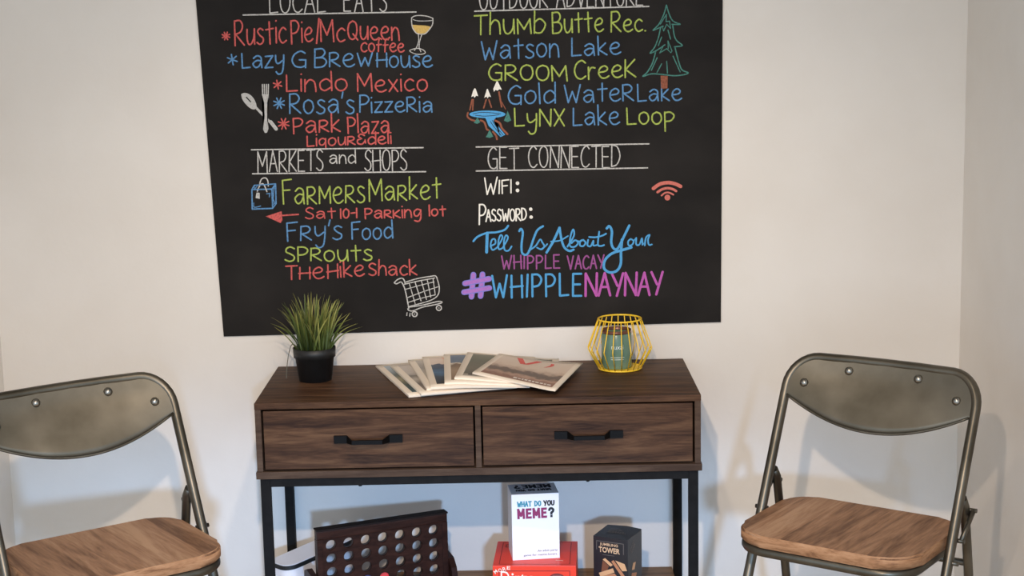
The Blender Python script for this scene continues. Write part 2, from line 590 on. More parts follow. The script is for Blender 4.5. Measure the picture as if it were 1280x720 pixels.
# ---------------------------------------------------------------- chalkboard
board = empty('chalkboard', at_y(590, 402, 0))
tag(board, 'large black chalkboard with coloured chalk writing on the back wall', 'chalkboard')
BT = 0.004
bo = board.location.copy()
bm = bmesh.new()
A, B, Cc, Dd = at_y(241.4, -45), at_y(280.0, 420.3), at_y(900.8, 402.3), at_y(903.4, -45)
fr = [bm.verts.new(Vector((p.x, -BT, p.z)) - bo) for p in (A, B, Cc, Dd)]
bk = [bm.verts.new(Vector((p.x, -0.0002, p.z)) - bo) for p in (A, B, Cc, Dd)]
bm.faces.new(fr)
bm.faces.new(bk[::-1])
for i in range(4):
    bm.faces.new((fr[i], bk[i], bk[(i + 1) % 4], fr[(i + 1) % 4]))
obj('board_panel', bm, BOARD, board)

LAYER = [0]
THIN = 0.86
def ribbons(name, strokes, material, label=None, parent=board):
    """strokes: list of (pixel polyline, width in px); laid on the board as chalk marks"""
    LAYER[0] += 1
    yo = -BT - 0.00025 - 0.000012 * LAYER[0]
    bm = bmesh.new()
    cnt = 0
    def P(q):
        p = at_y(q[0], q[1], -BT)
        return Vector((p.x - bo.x, yo - bo.y, p.z - bo.z))
    for pts, wpx in strokes:
        if wpx is None:                       # filled area
            cnt += 1
            vs = [bm.verts.new(P(q) + Vector((0, -0.000016 * (cnt % 12), 0))) for q in pts]
            f = bm.faces.new(vs)
            if f.calc_area() > 0:
                bmesh.ops.triangulate(bm, faces=[f])
            continue
        W = wpx * THIN / 462.0 / 2
        pw = [P(q) for q in pts]
        clean = [pw[0]]
        for q in pw[1:]:
            if (q - clean[-1]).length > 1e-5:
                clean.append(q)
        if len(clean) == 1:
            clean.append(clean[0] + Vector((0.0005, 0, 0)))
        pieces, cur = [], [clean[0]]                       # lift the chalk at sharp corners
        for k in range(1, len(clean)):
            cur.append(clean[k])
            if k < len(clean) - 1 and (clean[k] - clean[k - 1]).normalized().dot((clean[k + 1] - clean[k]).normalized()) < 0.45:
                pieces.append(cur)
                cur = [clean[k]]
        pieces.append(cur)
        for pw in pieces:
            cnt += 1
            L_, R_ = [], []
            dy = -0.000016 * (cnt % 12)
            for i, q in enumerate(pw):
                t = (pw[min(i + 1, len(pw) - 1)] - pw[max(i - 1, 0)]).normalized()
                nrm = Vector((-t.z, 0, t.x))
                sh = Vector((0, dy - 2.5e-6 * i, 0))
                L_.append(bm.verts.new(q + nrm * W + sh))
                R_.append(bm.verts.new(q - nrm * W + sh))
            for i in range(len(pw) - 1):
                bm.faces.new((L_[i], L_[i + 1], R_[i + 1], R_[i]))
            for a, b, c in ((L_[0], R_[0], pw[0] - pw[1]), (R_[-1], L_[-1], pw[-1] - pw[-2])):
                mid = (a.co + b.co) / 2
                u = (a.co - b.co) / 2
                c = c.normalized() * u.length
                arc = [bm.verts.new(mid + u * math.cos(PI * k / 5) + c * math.sin(PI * k / 5)) for k in range(1, 5)]
                bm.faces.new([a] + arc + [b])
    for f in bm.faces:
        f.normal_update()
        if f.normal.y > 0:
            f.normal_flip()
    me = bpy.data.meshes.new(name)
    bm.to_mesh(me)
    bm.free()
    o = link(name, me, material, parent)
    if label:
        o['label'] = label
    return o

def s(*pts):
    return ('s', pts)
def l(*pts):
    return ('l', pts)
OO = s((.3, 1), (.08, .85), (0, .5), (.1, .12), (.32, 0), (.52, .15), (.6, .5), (.52, .88), (.3, 1))
G = {
 'A': (.62, [l((0, 0), (.31, 1), (.62, 0)), l((.11, .38), (.51, .38))]),
 'B': (.58, [l((0, 0), (0, 1)), s((0, .98), (.36, 1), (.5, .78), (.34, .56), (.02, .52)), s((.02, .52), (.42, .5), (.58, .27), (.4, .03), (0, 0))]),
 'C': (.58, [s((.56, .86), (.36, 1), (.1, .82), (0, .46), (.12, .1), (.36, 0), (.58, .14))]),
 'D': (.58, [l((0, 0), (0, 1)), s((0, 1), (.38, .92), (.58, .5), (.38, .1), (0, 0))]),
 'E': (.48, [l((.46, 1), (0, 1), (0, 0), (.48, 0)), l((0, .52), (.4, .52))]),
 'F': (.5, [l((.5, 1.02), (0, .98), (.03, 0)), l((.02, .56), (.4, .58))]),
 'G': (.62, [s((.56, .88), (.36, 1), (.1, .8), (0, .42), (.14, .08), (.4, 0), (.6, .1)), l((.6, -.02), (.6, .46), (.32, .46))]),
 'H': (.6, [l((0, 0), (0, 1)), l((.6, 0), (.58, 1)), l((-.06, .48), (.64, .52))]),
 'I': (.04, [l((0, 0), (.02, 1))]),
 'K': (.56, [l((0, 0), (0, 1)), l((.5, 1), (.02, .45), (.56, 0))]),
 'L': (.5, [l((0, 1), (.02, 0), (.5, .03))]),
 'M': (.74, [l((.02, 0), (0, 1), (.36, .3), (.68, 1), (.74, 0))]),
 'N': (.6, [l((0, 0), (0, 1), (.58, 0), (.6, 1))]),
 'O': (.6, [OO]),
 'P': (.52, [l((.02, 0), (0, 1)), s((0, .99), (.34, .98), (.52, .76), (.36, .5), (.03, .44))]),
 'Q': (.66, [OO, l((.34, .3), (.66, -.02))]),
 'R': (.58, [l((0, 0), (0, 1)), s((0, .99), (.34, 1), (.5, .78), (.36, .54), (.02, .46)), l((.04, .47), (.58, 0))]),
 'S': (.5, [s((.46, .88), (.26, 1), (.06, .88), (.05, .66), (.26, .52), (.46, .34), (.44, .1), (.22, 0), (0, .12))]),
 'T': (.62, [l((0, .98), (.62, 1)), l((.31, .99), (.33, 0))]),
 'U': (.56, [s((0, 1), (.01, .4), (.1, .08), (.28, 0), (.46, .1), (.55, .4), (.56, 1))]),
 'V': (.6, [l((0, 1), (.3, 0), (.6, 1))]),
 'W': (.84, [l((0, .98), (.2, 0), (.42, .62), (.62, 0), (.84, 1))]),
 'X': (.56, [l((0, 1), (.56, 0)), l((.54, 1), (.02, 0))]),
 'Y': (.6, [l((0, 1), (.3, .45)), l((.6, 1), (.26, 0))]),
 'Z': (.52, [l((0, 1), (.5, 1), (0, 0), (.52, .02))]),
 # lower case in units of the x-height
 'a': (.68, [s((.06, .8), (.3, 1), (.56, .84), (.6, .4), (.64, 0)), s((.58, .55), (.3, .6), (.03, .34), (.2, .02), (.44, .12), (.58, .44))]),
 'b': (.62, [l((0, 1.55), (0, 0)), s((0, .75), (.3, 1), (.6, .6), (.42, .08), (.18, 0), (0, .1))]),
 'c': (.56, [s((.54, .84), (.32, 1), (.06, .72), (.04, .3), (.26, 0), (.56, .14))]),
 'd': (.64, [l((.6, 1.6), (.64, 0)), s((.6, .7), (.36, .98), (.06, .7), (.06, .22), (.28, 0), (.62, .3))]),
 'e': (.64, [s((.06, .48), (.44, .56), (.56, .8), (.36, 1), (.1, .8), (.02, .4), (.2, .04), (.44, 0), (.66, .16))]),
 'f': (.5, [s((.5, 1.45), (.3, 1.55), (.2, 1.2), (.2, 0)), l((0, .8), (.48, .84))]),
 'g': (.6, [s((.56, .85), (.3, 1), (.04, .7), (.1, .2), (.34, .15), (.56, .6)), s((.57, .9), (.6, -.1), (.44, -.55), (.1, -.45))]),
 'h': (.56, [l((0, 1.6), (0, 0)), s((0, .6), (.22, .98), (.46, .85), (.54, .4), (.56, 0))]),
 'i': (.04, [l((0, 1), (.03, 0)), l((0, 1.42), (.01, 1.44))]),
 'k': (.54, [l((0, 1.6), (.02, 0)), l((.46, 1), (.03, .45), (.54, 0))]),
 'l': (.04, [l((0, 1.6), (.03, 0))]),
 'm': (.84, [l((0, 0), (0, 1)), s((0, .6), (.22, 1), (.4, .7), (.42, 0)), s((.42, .6), (.62, 1), (.8, .7), (.84, 0))]),
 'n': (.56, [l((0, 0), (0, 1)), s((0, .55), (.22, .98), (.46, .85), (.54, .4), (.56, 0))]),
 'o': (.62, [s((.3, 1), (.06, .8), (.02, .35), (.2, .02), (.44, .06), (.6, .42), (.52, .85), (.3, 1))]),
 'p': (.58, [l((0, 1), (.03, -.6)), s((0, .95), (.34, 1), (.58, .7), (.4, .3), (.04, .22))]),
 'q': (.58, [s((.52, .85), (.28, 1), (.03, .7), (.1, .2), (.34, .15), (.53, .5)), l((.54, .95), (.56, -.4))]),
 'r': (.4, [l((0, 0), (0, 1)), s((0, .55), (.18, .95), (.4, .92))]),
 's': (.5, [s((.46, .88), (.24, 1), (.06, .82), (.22, .55), (.46, .35), (.44, .08), (.2, -.03), (0, .1))]),
 't': (.56, [l((.26, 1.45), (.3, 0)), l((0, .95), (.56, 1))]),
 'u': (.6, [s((0, 1), (.02, .4), (.14, .04), (.34, .04), (.52, .4), (.56, 1)), l((.56, 1), (.6, 0))]),
 'v': (.54, [l((0, 1), (.27, 0), (.54, 1))]),
 'w': (.86, [l((0, 1), (.22, 0), (.44, .65), (.64, 0), (.86, 1))]),
 'x': (.52, [l((0, 1), (.52, 0)), l((.5, 1), (.02, 0))]),
 'y': (.58, [s((0, 1), (.04, .5), (.2, .3), (.5, .55)), s((.56, 1), (.56, .2), (.48, -.45), (.24, -.6), (.08, -.4))]),
 'z': (.52, [l((0, .96), (.5, 1), (0, 0), (.52, .03))]),
 '1': (.04, [l((0, 0), (0, 1))]),
 '0': (.5, [s((.25, 1), (.04, .75), (.04, .25), (.24, 0), (.45, .25), (.46, .75), (.25, 1))]),
 '-': (.3, [l((0, .5), (.3, .52))]),
 '.': (.04, [l((0, .05), (.02, .05))]),
 "'": (.06, [l((.06, 1.05), (0, .75))]),
 '/': (.3, [l((0, -.02), (.26, 1.05))]),
 '&': (.6, [s((.5, .85), (.24, 1), (.08, .78), (.3, .55)), s((.3, .55), (.02, .4), (.06, .08), (.34, 0), (.56, .3)), l((.56, .42), (.6, .1))]),
 ' ': (.3, []),
}
def word(txt, x0, y0, x1, y1, cap, xr=.7, wpx=2.0, small=.75, gap=.16):
    """one hand-lettered word from pixel (x0,y0) to (x1,y1) along its baseline; '~' makes a small capital"""
    rnd = random.Random(txt + str(x0))
    items, pen, i = [], 0.0, 0
    sx = cap * 0.62
    while i < len(txt):
        c = txt[i]
        sc = 1.0
        if c == '~':
            i += 1
            c = txt[i]
            sc = small
        w_, st = G[c]
        lower = c.islower()
        vs = (xr if lower else sc)
        hs = (0.55 + 0.45 * vs) if lower or sc < 1 else 1.0
        items.append((st, pen, hs, vs))
        pen += w_ * hs + gap
        i += 1
    tot = pen - gap
    kx = (x1 - x0) / tot if tot > 0 else 1
    out = []
    for st, p0, hs, vs in items:
        dy = rnd.uniform(-.03, .03) * cap
        tl = rnd.uniform(-.03, .03)
        for kind, pts in st:
            pp = []
            for (a, b) in pts:
                X = (p0 + a * hs) * kx
                Yv = b * vs * cap
                X += Yv * tl
                bx = x0 + X
                by = y0 + (y1 - y0) * (X / max(x1 - x0, 1e-6)) - Yv + dy
                pp.append(Vector((bx, by)))
            if kind == 's':
                pp = catmull(pp, 5)
            out.append((pp, wpx))
    return out

def star(cx, cy, r, wpx=1.8, n=4):
    out = []
    for k in range(n):
        a = PI * k / n + 0.35
        out.append(([(cx - math.cos(a) * r, cy - math.sin(a) * r), (cx + math.cos(a) * r, cy + math.sin(a) * r)], wpx))
    return out

CL = 'chalk_lettering'
HW_ = 1.55
ribbons(CL, word('LOCAL', 337, 16.7, 406.8, 14.6, 27, wpx=HW_) + word('EATS', 430, 14.6, 483.3, 13.6, 27, wpx=HW_, gap=.3), CH['white'], 'thin white chalk heading reading LOCAL EATS')
ribbons(CL, word('Rustic', 294, 58, 358, 53, 31, .62) + word('Pie', 364.4, 54.2, 390.8, 52, 29, .6) + word('/', 395.7, 53.5, 399, 53.5, 29)
        + word('Mc', 401, 51, 431, 51.5, 27, .62) + word('Queen', 434.7, 48.5, 499, 50, 23, .7) + word('~Coffee', 451.4, 64.6, 504.9, 64.6, 15, .7, 1.9) + star(282.5, 45, 5), CH['red'])
ribbons(CL, word('Lazy', 302.6, 85.4, 354.7, 84, 18, .82) + word('G', 365, 84, 382.5, 84, 20) + word('B~Rew', 393.5, 84.5, 465.3, 82, 23, .7)
        + word('House', 471.5, 84, 540, 83.5, 17, .82) + star(290.4, 74.5, 6.5, n=3), CH['blue'])
ribbons(CL, word('Lindo', 357.9, 114.3, 434.2, 113.4, 20, .74) + word('Mexico', 446.8, 114.3, 534.3, 113.4, 22, .66) + star(347, 105.8, 5.5, n=3), CH['red'])
ribbons(CL, word("Rosa's", 362.3, 142, 442.8, 141, 24, .7) + word('Pizze~Ria', 449.5, 140.3, 540.6, 139.4, 21, .62, small=.85) + star(348.9, 129, 7), CH['blue'])
ribbons(CL, word('Pa~Rk', 366.8, 167.3, 425.2, 163.7, 19, .76) + word('Plaza', 435, 166.4, 487, 166.4, 20, .74)
        + word('Liqou~R&deli', 383.9, 183.0, 489, 179, 12.5, .76, 1.9, .8) + star(354.6, 154.7, 7), CH['red'])
ribbons(CL, word('MARKETS', 322.2, 215, 404, 213.2, 26, wpx=HW_) + word('and', 411.8, 204.5, 444.5, 204, 14, .75, 1.6) + word('SHOPS', 456, 213.4, 508.9, 213, 26, wpx=HW_), CH['white'],
        'thin white chalk heading reading MARKETS and SHOPS')
ribbons(CL, word('Fa~R~Me~Rs', 353.8, 255, 456, 253, 30, .66, small=.7) + word('Ma~Rket', 461.4, 251.5, 551, 247.5, 27, .64, small=.68), CH['green'])
ribbons(CL, word('Sat', 382, 273.1, 419.2, 273, 14, .62, 1.7) + word('10-1', 426, 273.1, 446.6, 272, 11.5) + word('Pa~R~King', 456.5, 273.1, 526, 271, 12.5, .78) + word('lot', 536.5, 270, 557, 269.5, 12, .7), CH['red'])
ribbons(CL, word("F~Ry's", 358.9, 301, 427.5, 298.5, 23, .72) + word('Food', 439.7, 299.4, 491, 297.6, 21, .66), CH['blue'])
ribbons(CL, word('SP~Routs', 356.5, 326.4, 465.2, 325.5, 18, .74, small=.85), CH['green'])
ribbons(CL, word('T~Hei'.replace('i', '') + '', 357, 349, 404.5, 348, 17, .82, small=.85) + word('Hike', 410, 348, 455, 344, 17, .78) + word('Shack', 461.3, 344.3, 521.1, 343.4, 15, .8), CH['red'])
ribbons(CL, word('OUTDOOR', 599.6, 12.0, 684.4, 10.0, 27, wpx=HW_) + word('ADVENTURE', 695.6, 9.2, 803.4, 6.9, 27, wpx=HW_), CH['white'], 'thin white chalk heading reading OUTDOOR ADVENTURE')
ribbons(CL, word('Thu~Mb', 592.5, 44, 682, 41.3, 24, .74) + word('Butte', 691, 42.2, 753.8, 39.4, 26, .64) + word('Rec.', 764, 40.3, 807.2, 39, 25, .6), CH['green'])
ribbons(CL, word('Watson', 602, 74.5, 698.4, 70.6, 23, .72) + word('Lake', 714.4, 69.4, 775.3, 68, 22, .66), CH['blue'])
ribbons(CL, word('G~R~O~O~M', 610.9, 100.3, 709, 100.6, 20.5, small=.92) + word('Cree~K', 718.1, 99.4, 794.6, 96, 23, .66, small=.95), CH['green'])
ribbons(CL, word('Gold', 635.3, 130.3, 694, 128.4, 23, .7) + word('Wate~R', 705.6, 127.8, 791.9, 126.3, 22, .7, small=.9) + word('Lake', 797.1, 126.6, 851.5, 125.6, 21, .68), CH['blue'])
ribbons(CL, word('Ly~N~X', 643.4, 157.9, 705.3, 157.9, 22, .72, small=.95) + word('Loop', 783.8, 155.6, 842.5, 155.2, 20, .74), CH['green'])
ribbons(CL, word('Lake', 716.3, 156.6, 774, 155.4, 21.5, .72), CH['blue'])
ribbons(CL, word('GET', 610.3, 211.4, 648.2, 211.2, 26.5, wpx=HW_) + word('CONNECTED', 661, 210.0, 774.8, 208.6, 26.5, wpx=HW_), CH['white'], 'thin white chalk heading reading GET CONNECTED')
def disc(cx, cy, r, n=14):
    return ([(cx + r * math.cos(2 * PI * k / n), cy + r * math.sin(2 * PI * k / n)) for k in range(n)], None)
ribbons(CL, word('W~I~F~I', 605.3, 243.1, 639.4, 241.6, 21, wpx=1.8, small=.78) + [disc(646.9, 229, 2.3), disc(646.9, 238, 2.3)], CH['bright'], 'white lettering reading WIFI')
ribbons(CL, word('P', 598.8, 280.6, 606.8, 280.6, 25, wpx=2.0) + word('ASSWORD', 607.5, 276.6, 658, 275, 14.5, wpx=1.9) + [disc(663.4, 261.5, 2.2), disc(663.9, 271.3, 2.2)], CH['bright'], 'white lettering reading PASSWORD')
J = lambda *p: [Vector((580 + x / 4.923, 275 + y / 4.923)) for x, y in p]
def sj(wpx, *p):
    return (catmull(J(*p), 6), wpx)
ribbons(CL, [
    sj(2.6, (58, 130), (85, 102), (140, 80), (200, 75), (250, 60), (272, 35)), sj(3.8, (143, 80), (141, 140), (139, 198)),
    sj(2.1, (162, 160), (192, 145), (190, 118), (172, 122), (164, 155), (176, 184), (205, 168)), sj(2.1, (205, 168), (236, 112), (226, 92), (212, 128), (214, 178), (238, 172)),
    sj(2.1, (238, 172), (270, 112), (258, 94), (246, 130), (250, 182), (274, 188), (293, 162)),
    sj(2.8, (340, 68), (351, 54), (362, 80), (354, 150), (358, 202), (384, 213), (406, 180), (430, 110), (452, 62), (486, 38)),
    sj(2.1, (398, 188), (440, 160), (468, 120), (482, 138), (494, 162), (476, 180), (450, 170)), sj(2.0, (478, 178), (496, 165), (512, 148)),
    sj(3.2, (508, 200), (550, 130), (588, 47)), sj(3.0, (588, 47), (598, 110), (616, 166), (648, 190), (674, 182)), sj(1.9, (535, 132), (590, 126), (640, 98)),
    sj(2.2, (636, 164), (676, 98), (672, 58), (656, 98), (652, 158), (682, 164), (702, 140), (684, 124), (662, 142)), sj(2.0, (684, 124), (712, 132), (730, 124)),
    sj(2.2, (734, 122), (716, 130), (714, 156), (734, 160), (748, 140), (734, 122)), sj(2.2, (764, 122), (760, 155), (780, 160), (796, 128), (796, 156), (818, 154)),
    sj(2.2, (832, 72), (824, 148), (840, 160), (862, 154)), sj(2.2, (770, 104), (808, 106), (850, 96), (874, 84)),
    sj(3.2, (878, 52), (894, 38), (910, 70), (906, 138), (922, 176), (948, 172), (984, 102), (1017, 34)),
    sj(3.4, (972, 120), (966, 200), (964, 270), (940, 312), (896, 322), (862, 296), (868, 246), (910, 206), (970, 186), (1030, 168)),
    sj(2.1, (1026, 116), (1010, 132), (1014, 156), (1034, 152), (1044, 130), (1026, 116)), sj(2.1, (1060, 110), (1060, 150), (1080, 150), (1095, 112), (1098, 152)),
    sj(2.1, (1112, 156), (1120, 108), (1142, 92), (1132, 122), (1138, 152), (1156, 150)),
    sj(1.8, (1044, 128), (1060, 112)), sj(1.8, (1098, 150), (1114, 140))], CH['sky'], 'blue brush script reading Tell Us About Your')
ribbons(CL, word('WHIPPLE', 627.1, 336.3, 699.4, 335.3, 16.5, wpx=2.0, gap=.24) + word('VACAY', 709.6, 336, 755, 335.3, 16.5, wpx=2.0), CH['plum'], 'purple lettering reading WHIPPLE VACAY')
ribbons(CL, word('WHIPPLE', 615.5, 371.5, 726.7, 369.8, 27.5, wpx=2.8, gap=.26), CH['sky'], 'large blue lettering reading WHIPPLE')
ribbons(CL, word('NAYNAY', 732, 370.3, 828.2, 367.5, 28, wpx=3.2, gap=.1), CH['pink'], 'large pink lettering reading NAYNAY')
hs_ = [((58, 336), (46, 472)), ((114, 334), (102, 468)), ((6, 390), (154, 362)), ((0, 444), (156, 418))]
ribbons(CL, [(J(*q), 7.6) for q in hs_], CH['peri'], 'periwinkle outline of the hash sign')
ribbons(CL, [(J(*q), 4.8) for q in hs_], CH['lilac'], 'purple hash sign')

# ruled lines
for rl in ([(304, 18.7), (400, 17), (520, 15.0)], [(314.3, 187.2), (528.9, 184.5)], [(315.8, 217.2), (532, 214.5)],
           [(593.4, 14), (811, 8.0)], [(595.3, 183.7), (811, 179.8)], [(595.3, 213.7), (809.4, 209.8)]):
    ribbons('chalk_rule', [(rl, 1.7)], CH['white'])
# drawings
CDR = 'chalk_drawing'
def Q(ox, oy, k):
    def f(wpx, *p, smooth=True, closed=False):
        pts = [Vector((ox + x / k, oy + y / k)) for x, y in p]
        if smooth and len(pts) > 2:
            pts = catmull(pts, 5, closed)
        if closed and wpx is not None:
            pts.append(pts[0])
        return (pts, wpx)
    return f
q = Q(500, 10, 10.28)
ribbons(CDR, [q(None, (155, 215), (250, 222), (330, 226), (390, 238), (384, 268), (325, 325), (260, 336), (205, 320), (165, 262), smooth=False)], CH['straw'], 'straw yellow wine in the drawn glass')
ribbons(CDR, [q(1.2, (150, 125), (190, 102), (260, 96), (350, 106), (422, 132)), q(1.3, (150, 125), (150, 190), (165, 260), (210, 322), (262, 336)),
              q(1.3, (422, 132), (420, 200), (394, 252), (330, 326), (262, 336)), q(.9, (168, 148), (230, 165), (340, 166), (410, 160)),
              q(1.1, (236, 340), (240, 420), (215, 500), (185, 545)), q(1.1, (280, 340), (256, 420), (246, 500), (268, 562)),
              q(1.1, (125, 550), (180, 525), (240, 520), (300, 540), (325, 575), (270, 595), (190, 588), closed=True)], CH['white'], 'white outline of a wine glass')
q = Q(295, 95, 9)
ribbons(CDR, [q(None, (58, 205), (95, 190), (155, 208), (205, 262), (232, 335), (212, 374), (160, 362), (100, 305), (66, 250)),
              q(3.2, (222, 352), (330, 465), (385, 520)), q(4.6, (390, 515), (452, 595)),
              q(1.5, (297, 95), (300, 215)), q(1.5, (319, 95), (321, 215)), q(1.5, (343, 95), (342, 215)), q(1.5, (365, 95), (362, 215)),
              q(None, (290, 205), (370, 205), (371, 245), (352, 300), (352, 470), (366, 590), (350, 638), (325, 640), (305, 600), (322, 470), (318, 300), (294, 250), smooth=False)], CH['grey'], 'light grey crossed spoon and fork')
ribbons(CDR, [q(1.6, (118, 240), (165, 290))], CH['dark'])
q = Q(305, 215, 9.6)
ribbons(CDR, [q(1.8, (95, 210), (100, 445), (345, 435), (335, 205), (95, 210), smooth=False), q(1.6, (95, 210), (122, 160), (380, 142), (335, 205), smooth=False),
              q(1.6, (380, 142), (386, 380), (345, 435), smooth=False), q(1.3, (362, 165), (345, 400), smooth=False), q(1.2, (118, 370), (124, 422), (200, 408)), q(1.2, (272, 262), (312, 255), (304, 300), smooth=False),
              q(1.1, (122, 165), (130, 200), (160, 165)), q(1.1, (375, 150), (340, 300), (372, 372), (340, 400), smooth=False)], CH['blue'], 'blue outline of a shopping bag')
ribbons(CDR, [q(1.5, (186, 152), (210, 86), (255, 70), (284, 100), (292, 168)), q(1.5, (160, 232), (190, 162), (225, 140), (250, 172), (276, 236)),
              q(None, (150, 245), (188, 250), (190, 322), (140, 312), smooth=False)], CH['white'], 'white handles and tag of the drawn bag')
ribbons(CDR, [q(None, (262, 532), (452, 470), (462, 580), (440, 612), smooth=False), q(2.0, (450, 522), (652, 508))], CH['red'], 'red arrow pointing left')
q = Q(795, 0, 6.26)
ribbons(CDR, [q(1.5, (238, 40), (218, 110), (180, 188), (133, 237), (185, 216), (212, 205)), q(1.5, (238, 40), (260, 112), (290, 165), (345, 190), (280, 190)),
              q(1.5, (192, 215), (176, 290), (146, 368), (110, 416), (165, 392), (226, 350)), q(1.5, (286, 190), (300, 280), (322, 322), (362, 356), (300, 366)),
              q(1.6, (155, 396), (130, 490), (90, 562), (54, 597), (120, 578), (200, 582), (290, 592), (360, 587), (408, 570), (358, 545), (330, 470), (305, 370)),
              q(1.4, (200, 290), (175, 356)), q(1.4, (250, 236), (270, 306)), q(1.4, (165, 452), (120, 550)), q(1.4, (200, 500), (165, 565)), q(1.4, (240, 480), (246, 572)), q(1.4, (290, 440), (345, 562)),
              q(1.2, (190, 190), (238, 112), (235, 170), (262, 165), (270, 222), (240, 190), (216, 242), (205, 205), smooth=False),
              q(1.2, (180, 380), (210, 365), (185, 415), (240, 380), (272, 412), (282, 400), (250, 320), (252, 380), smooth=False)], CH['teal'], 'teal outline of a pine tree')
ribbons(CDR, [q(None, (192, 592), (248, 594), (246, 692), (196, 694), smooth=False)], CH['brown'], 'brown trunk of the drawn pine')
q = Q(580, 95, 8.47)
ribbons(CDR, [q(1.8, (86, 250), (62, 360)), q(1.8, (98, 250), (92, 360)), q(1.8, (235, 250), (208, 340)), q(1.8, (262, 248), (290, 330)), q(2.2, (370, 170), (398, 325)), q(1.0, (386, 250), (440, 350)),
              q(2.2, (42, 388), (36, 430), (74, 462), (112, 472)), q(2.4, (175, 470), (215, 490), (240, 560), (258, 572)), q(2.4, (306, 590), (338, 630), (350, 670)), q(2.6, (330, 470), (380, 500), (402, 552), (460, 615))], CH['brown'], 'brown mountain sides and river banks')
ribbons(CDR, [q(None, (112, 128), (124, 135), (150, 214), (130, 208), (112, 230), (100, 212), (78, 222), (95, 160), smooth=False), q(None, (243, 136), (252, 138), (286, 222), (265, 216), (250, 236), (238, 216), (214, 232), smooth=False),
              q(None, (346, 54), (358, 58), (400, 145), (375, 140), (352, 156), (336, 145), (316, 168), (310, 135), smooth=False)], CH['bright'], 'white snow caps of the drawn mountains')
ribbons(CDR, [([(580 + (248 + 192 * math.cos(2 * PI * k / 24)) / 8.47, 95 + (405 + 40 * math.sin(2 * PI * k / 24)) / 8.47) for k in range(24)], None),
              q(None, (225, 440), (345, 436), (312, 470), (362, 530), (436, 622), (386, 646), (330, 590), (262, 530), smooth=False)], CH['sky'], 'blue lake and river')
ribbons(CDR, [q(.8, (100, 400), (180, 385), (300, 390), (390, 400)), q(.8, (120, 415), (230, 425), (370, 410)), q(.8, (280, 480), (320, 540), (395, 630)), q(.8, (300, 470), (345, 540), (415, 625))], CH['dark'])
ribbons(CDR, [q(None, (462, 368), (482, 420), (500, 470), (462, 488), (422, 474), (445, 420), smooth=False), q(None, (142, 438), (172, 490), (140, 506), (104, 494), smooth=False), q(None, (272, 568), (310, 642), (270, 655), (232, 646), smooth=False)], CH['teal'], 'teal trees round the drawn lake')
q = Q(800, 215, 16)
ribbons(CDR, [q(4.6, (268, 328), (400, 240), (560, 212), (700, 236), (812, 288)), q(3.2, (350, 402), (440, 345), (550, 322), (650, 340), (722, 380)), q(2.2, (430, 470), (490, 422), (550, 408), (610, 422), (665, 452)),
              ([(800 + (548 + 58 * math.cos(2 * PI * k / 18)) / 16, 215 + (510 + 58 * math.sin(2 * PI * k / 18)) / 16) for k in range(18)], None)], CH['coral'], 'coral red wireless signal symbol')
q = Q(485, 335, 10.29)
ribbons(CDR, [q(1.5, (80, 190), (112, 202), (160, 180), (182, 192), (214, 260), (240, 370), (268, 520)), q(1.5, (80, 190), (120, 150), (180, 130), (208, 156), (218, 192)),
              q(1.4, (210, 208), (400, 165), (600, 128)), q(1.4, (222, 182), (380, 135), (540, 108), (612, 102), (640, 162), (660, 260), (640, 350), (560, 410), (430, 452), (270, 495)),
              q(1.2, (275, 200), (350, 460)), q(1.2, (350, 185), (425, 422)), q(1.2, (430, 165), (495, 405)), q(1.2, (505, 150), (550, 375)), q(1.2, (580, 138), (608, 345)),
              q(1.1, (220, 275), (440, 215), (592, 178)), q(1.1, (250, 380), (450, 305), (645, 240)), q(1.1, (265, 440), (450, 382), (608, 345)),
              q(1.5, (270, 502), (450, 475), (640, 430), (696, 440), (645, 462), (450, 502), (320, 550), (266, 542), (256, 522)),
              q(1.6, *[(343 + 32 * math.cos(2 * PI * k / 12), 592 + 32 * math.sin(2 * PI * k / 12)) for k in range(12)], closed=True), q(1.6, *[(655 + 32 * math.cos(2 * PI * k / 12), 513 + 32 * math.sin(2 * PI * k / 12)) for k in range(12)], closed=True),
              disc(485 + 343 / 10.29, 335 + 592 / 10.29, .8), disc(485 + 655 / 10.29, 335 + 513 / 10.29, .8),
              q(1.2, (246, 575), (242, 610)), q(1.2, (284, 580), (280, 620))], CH['white'], 'white outline of a shopping cart')

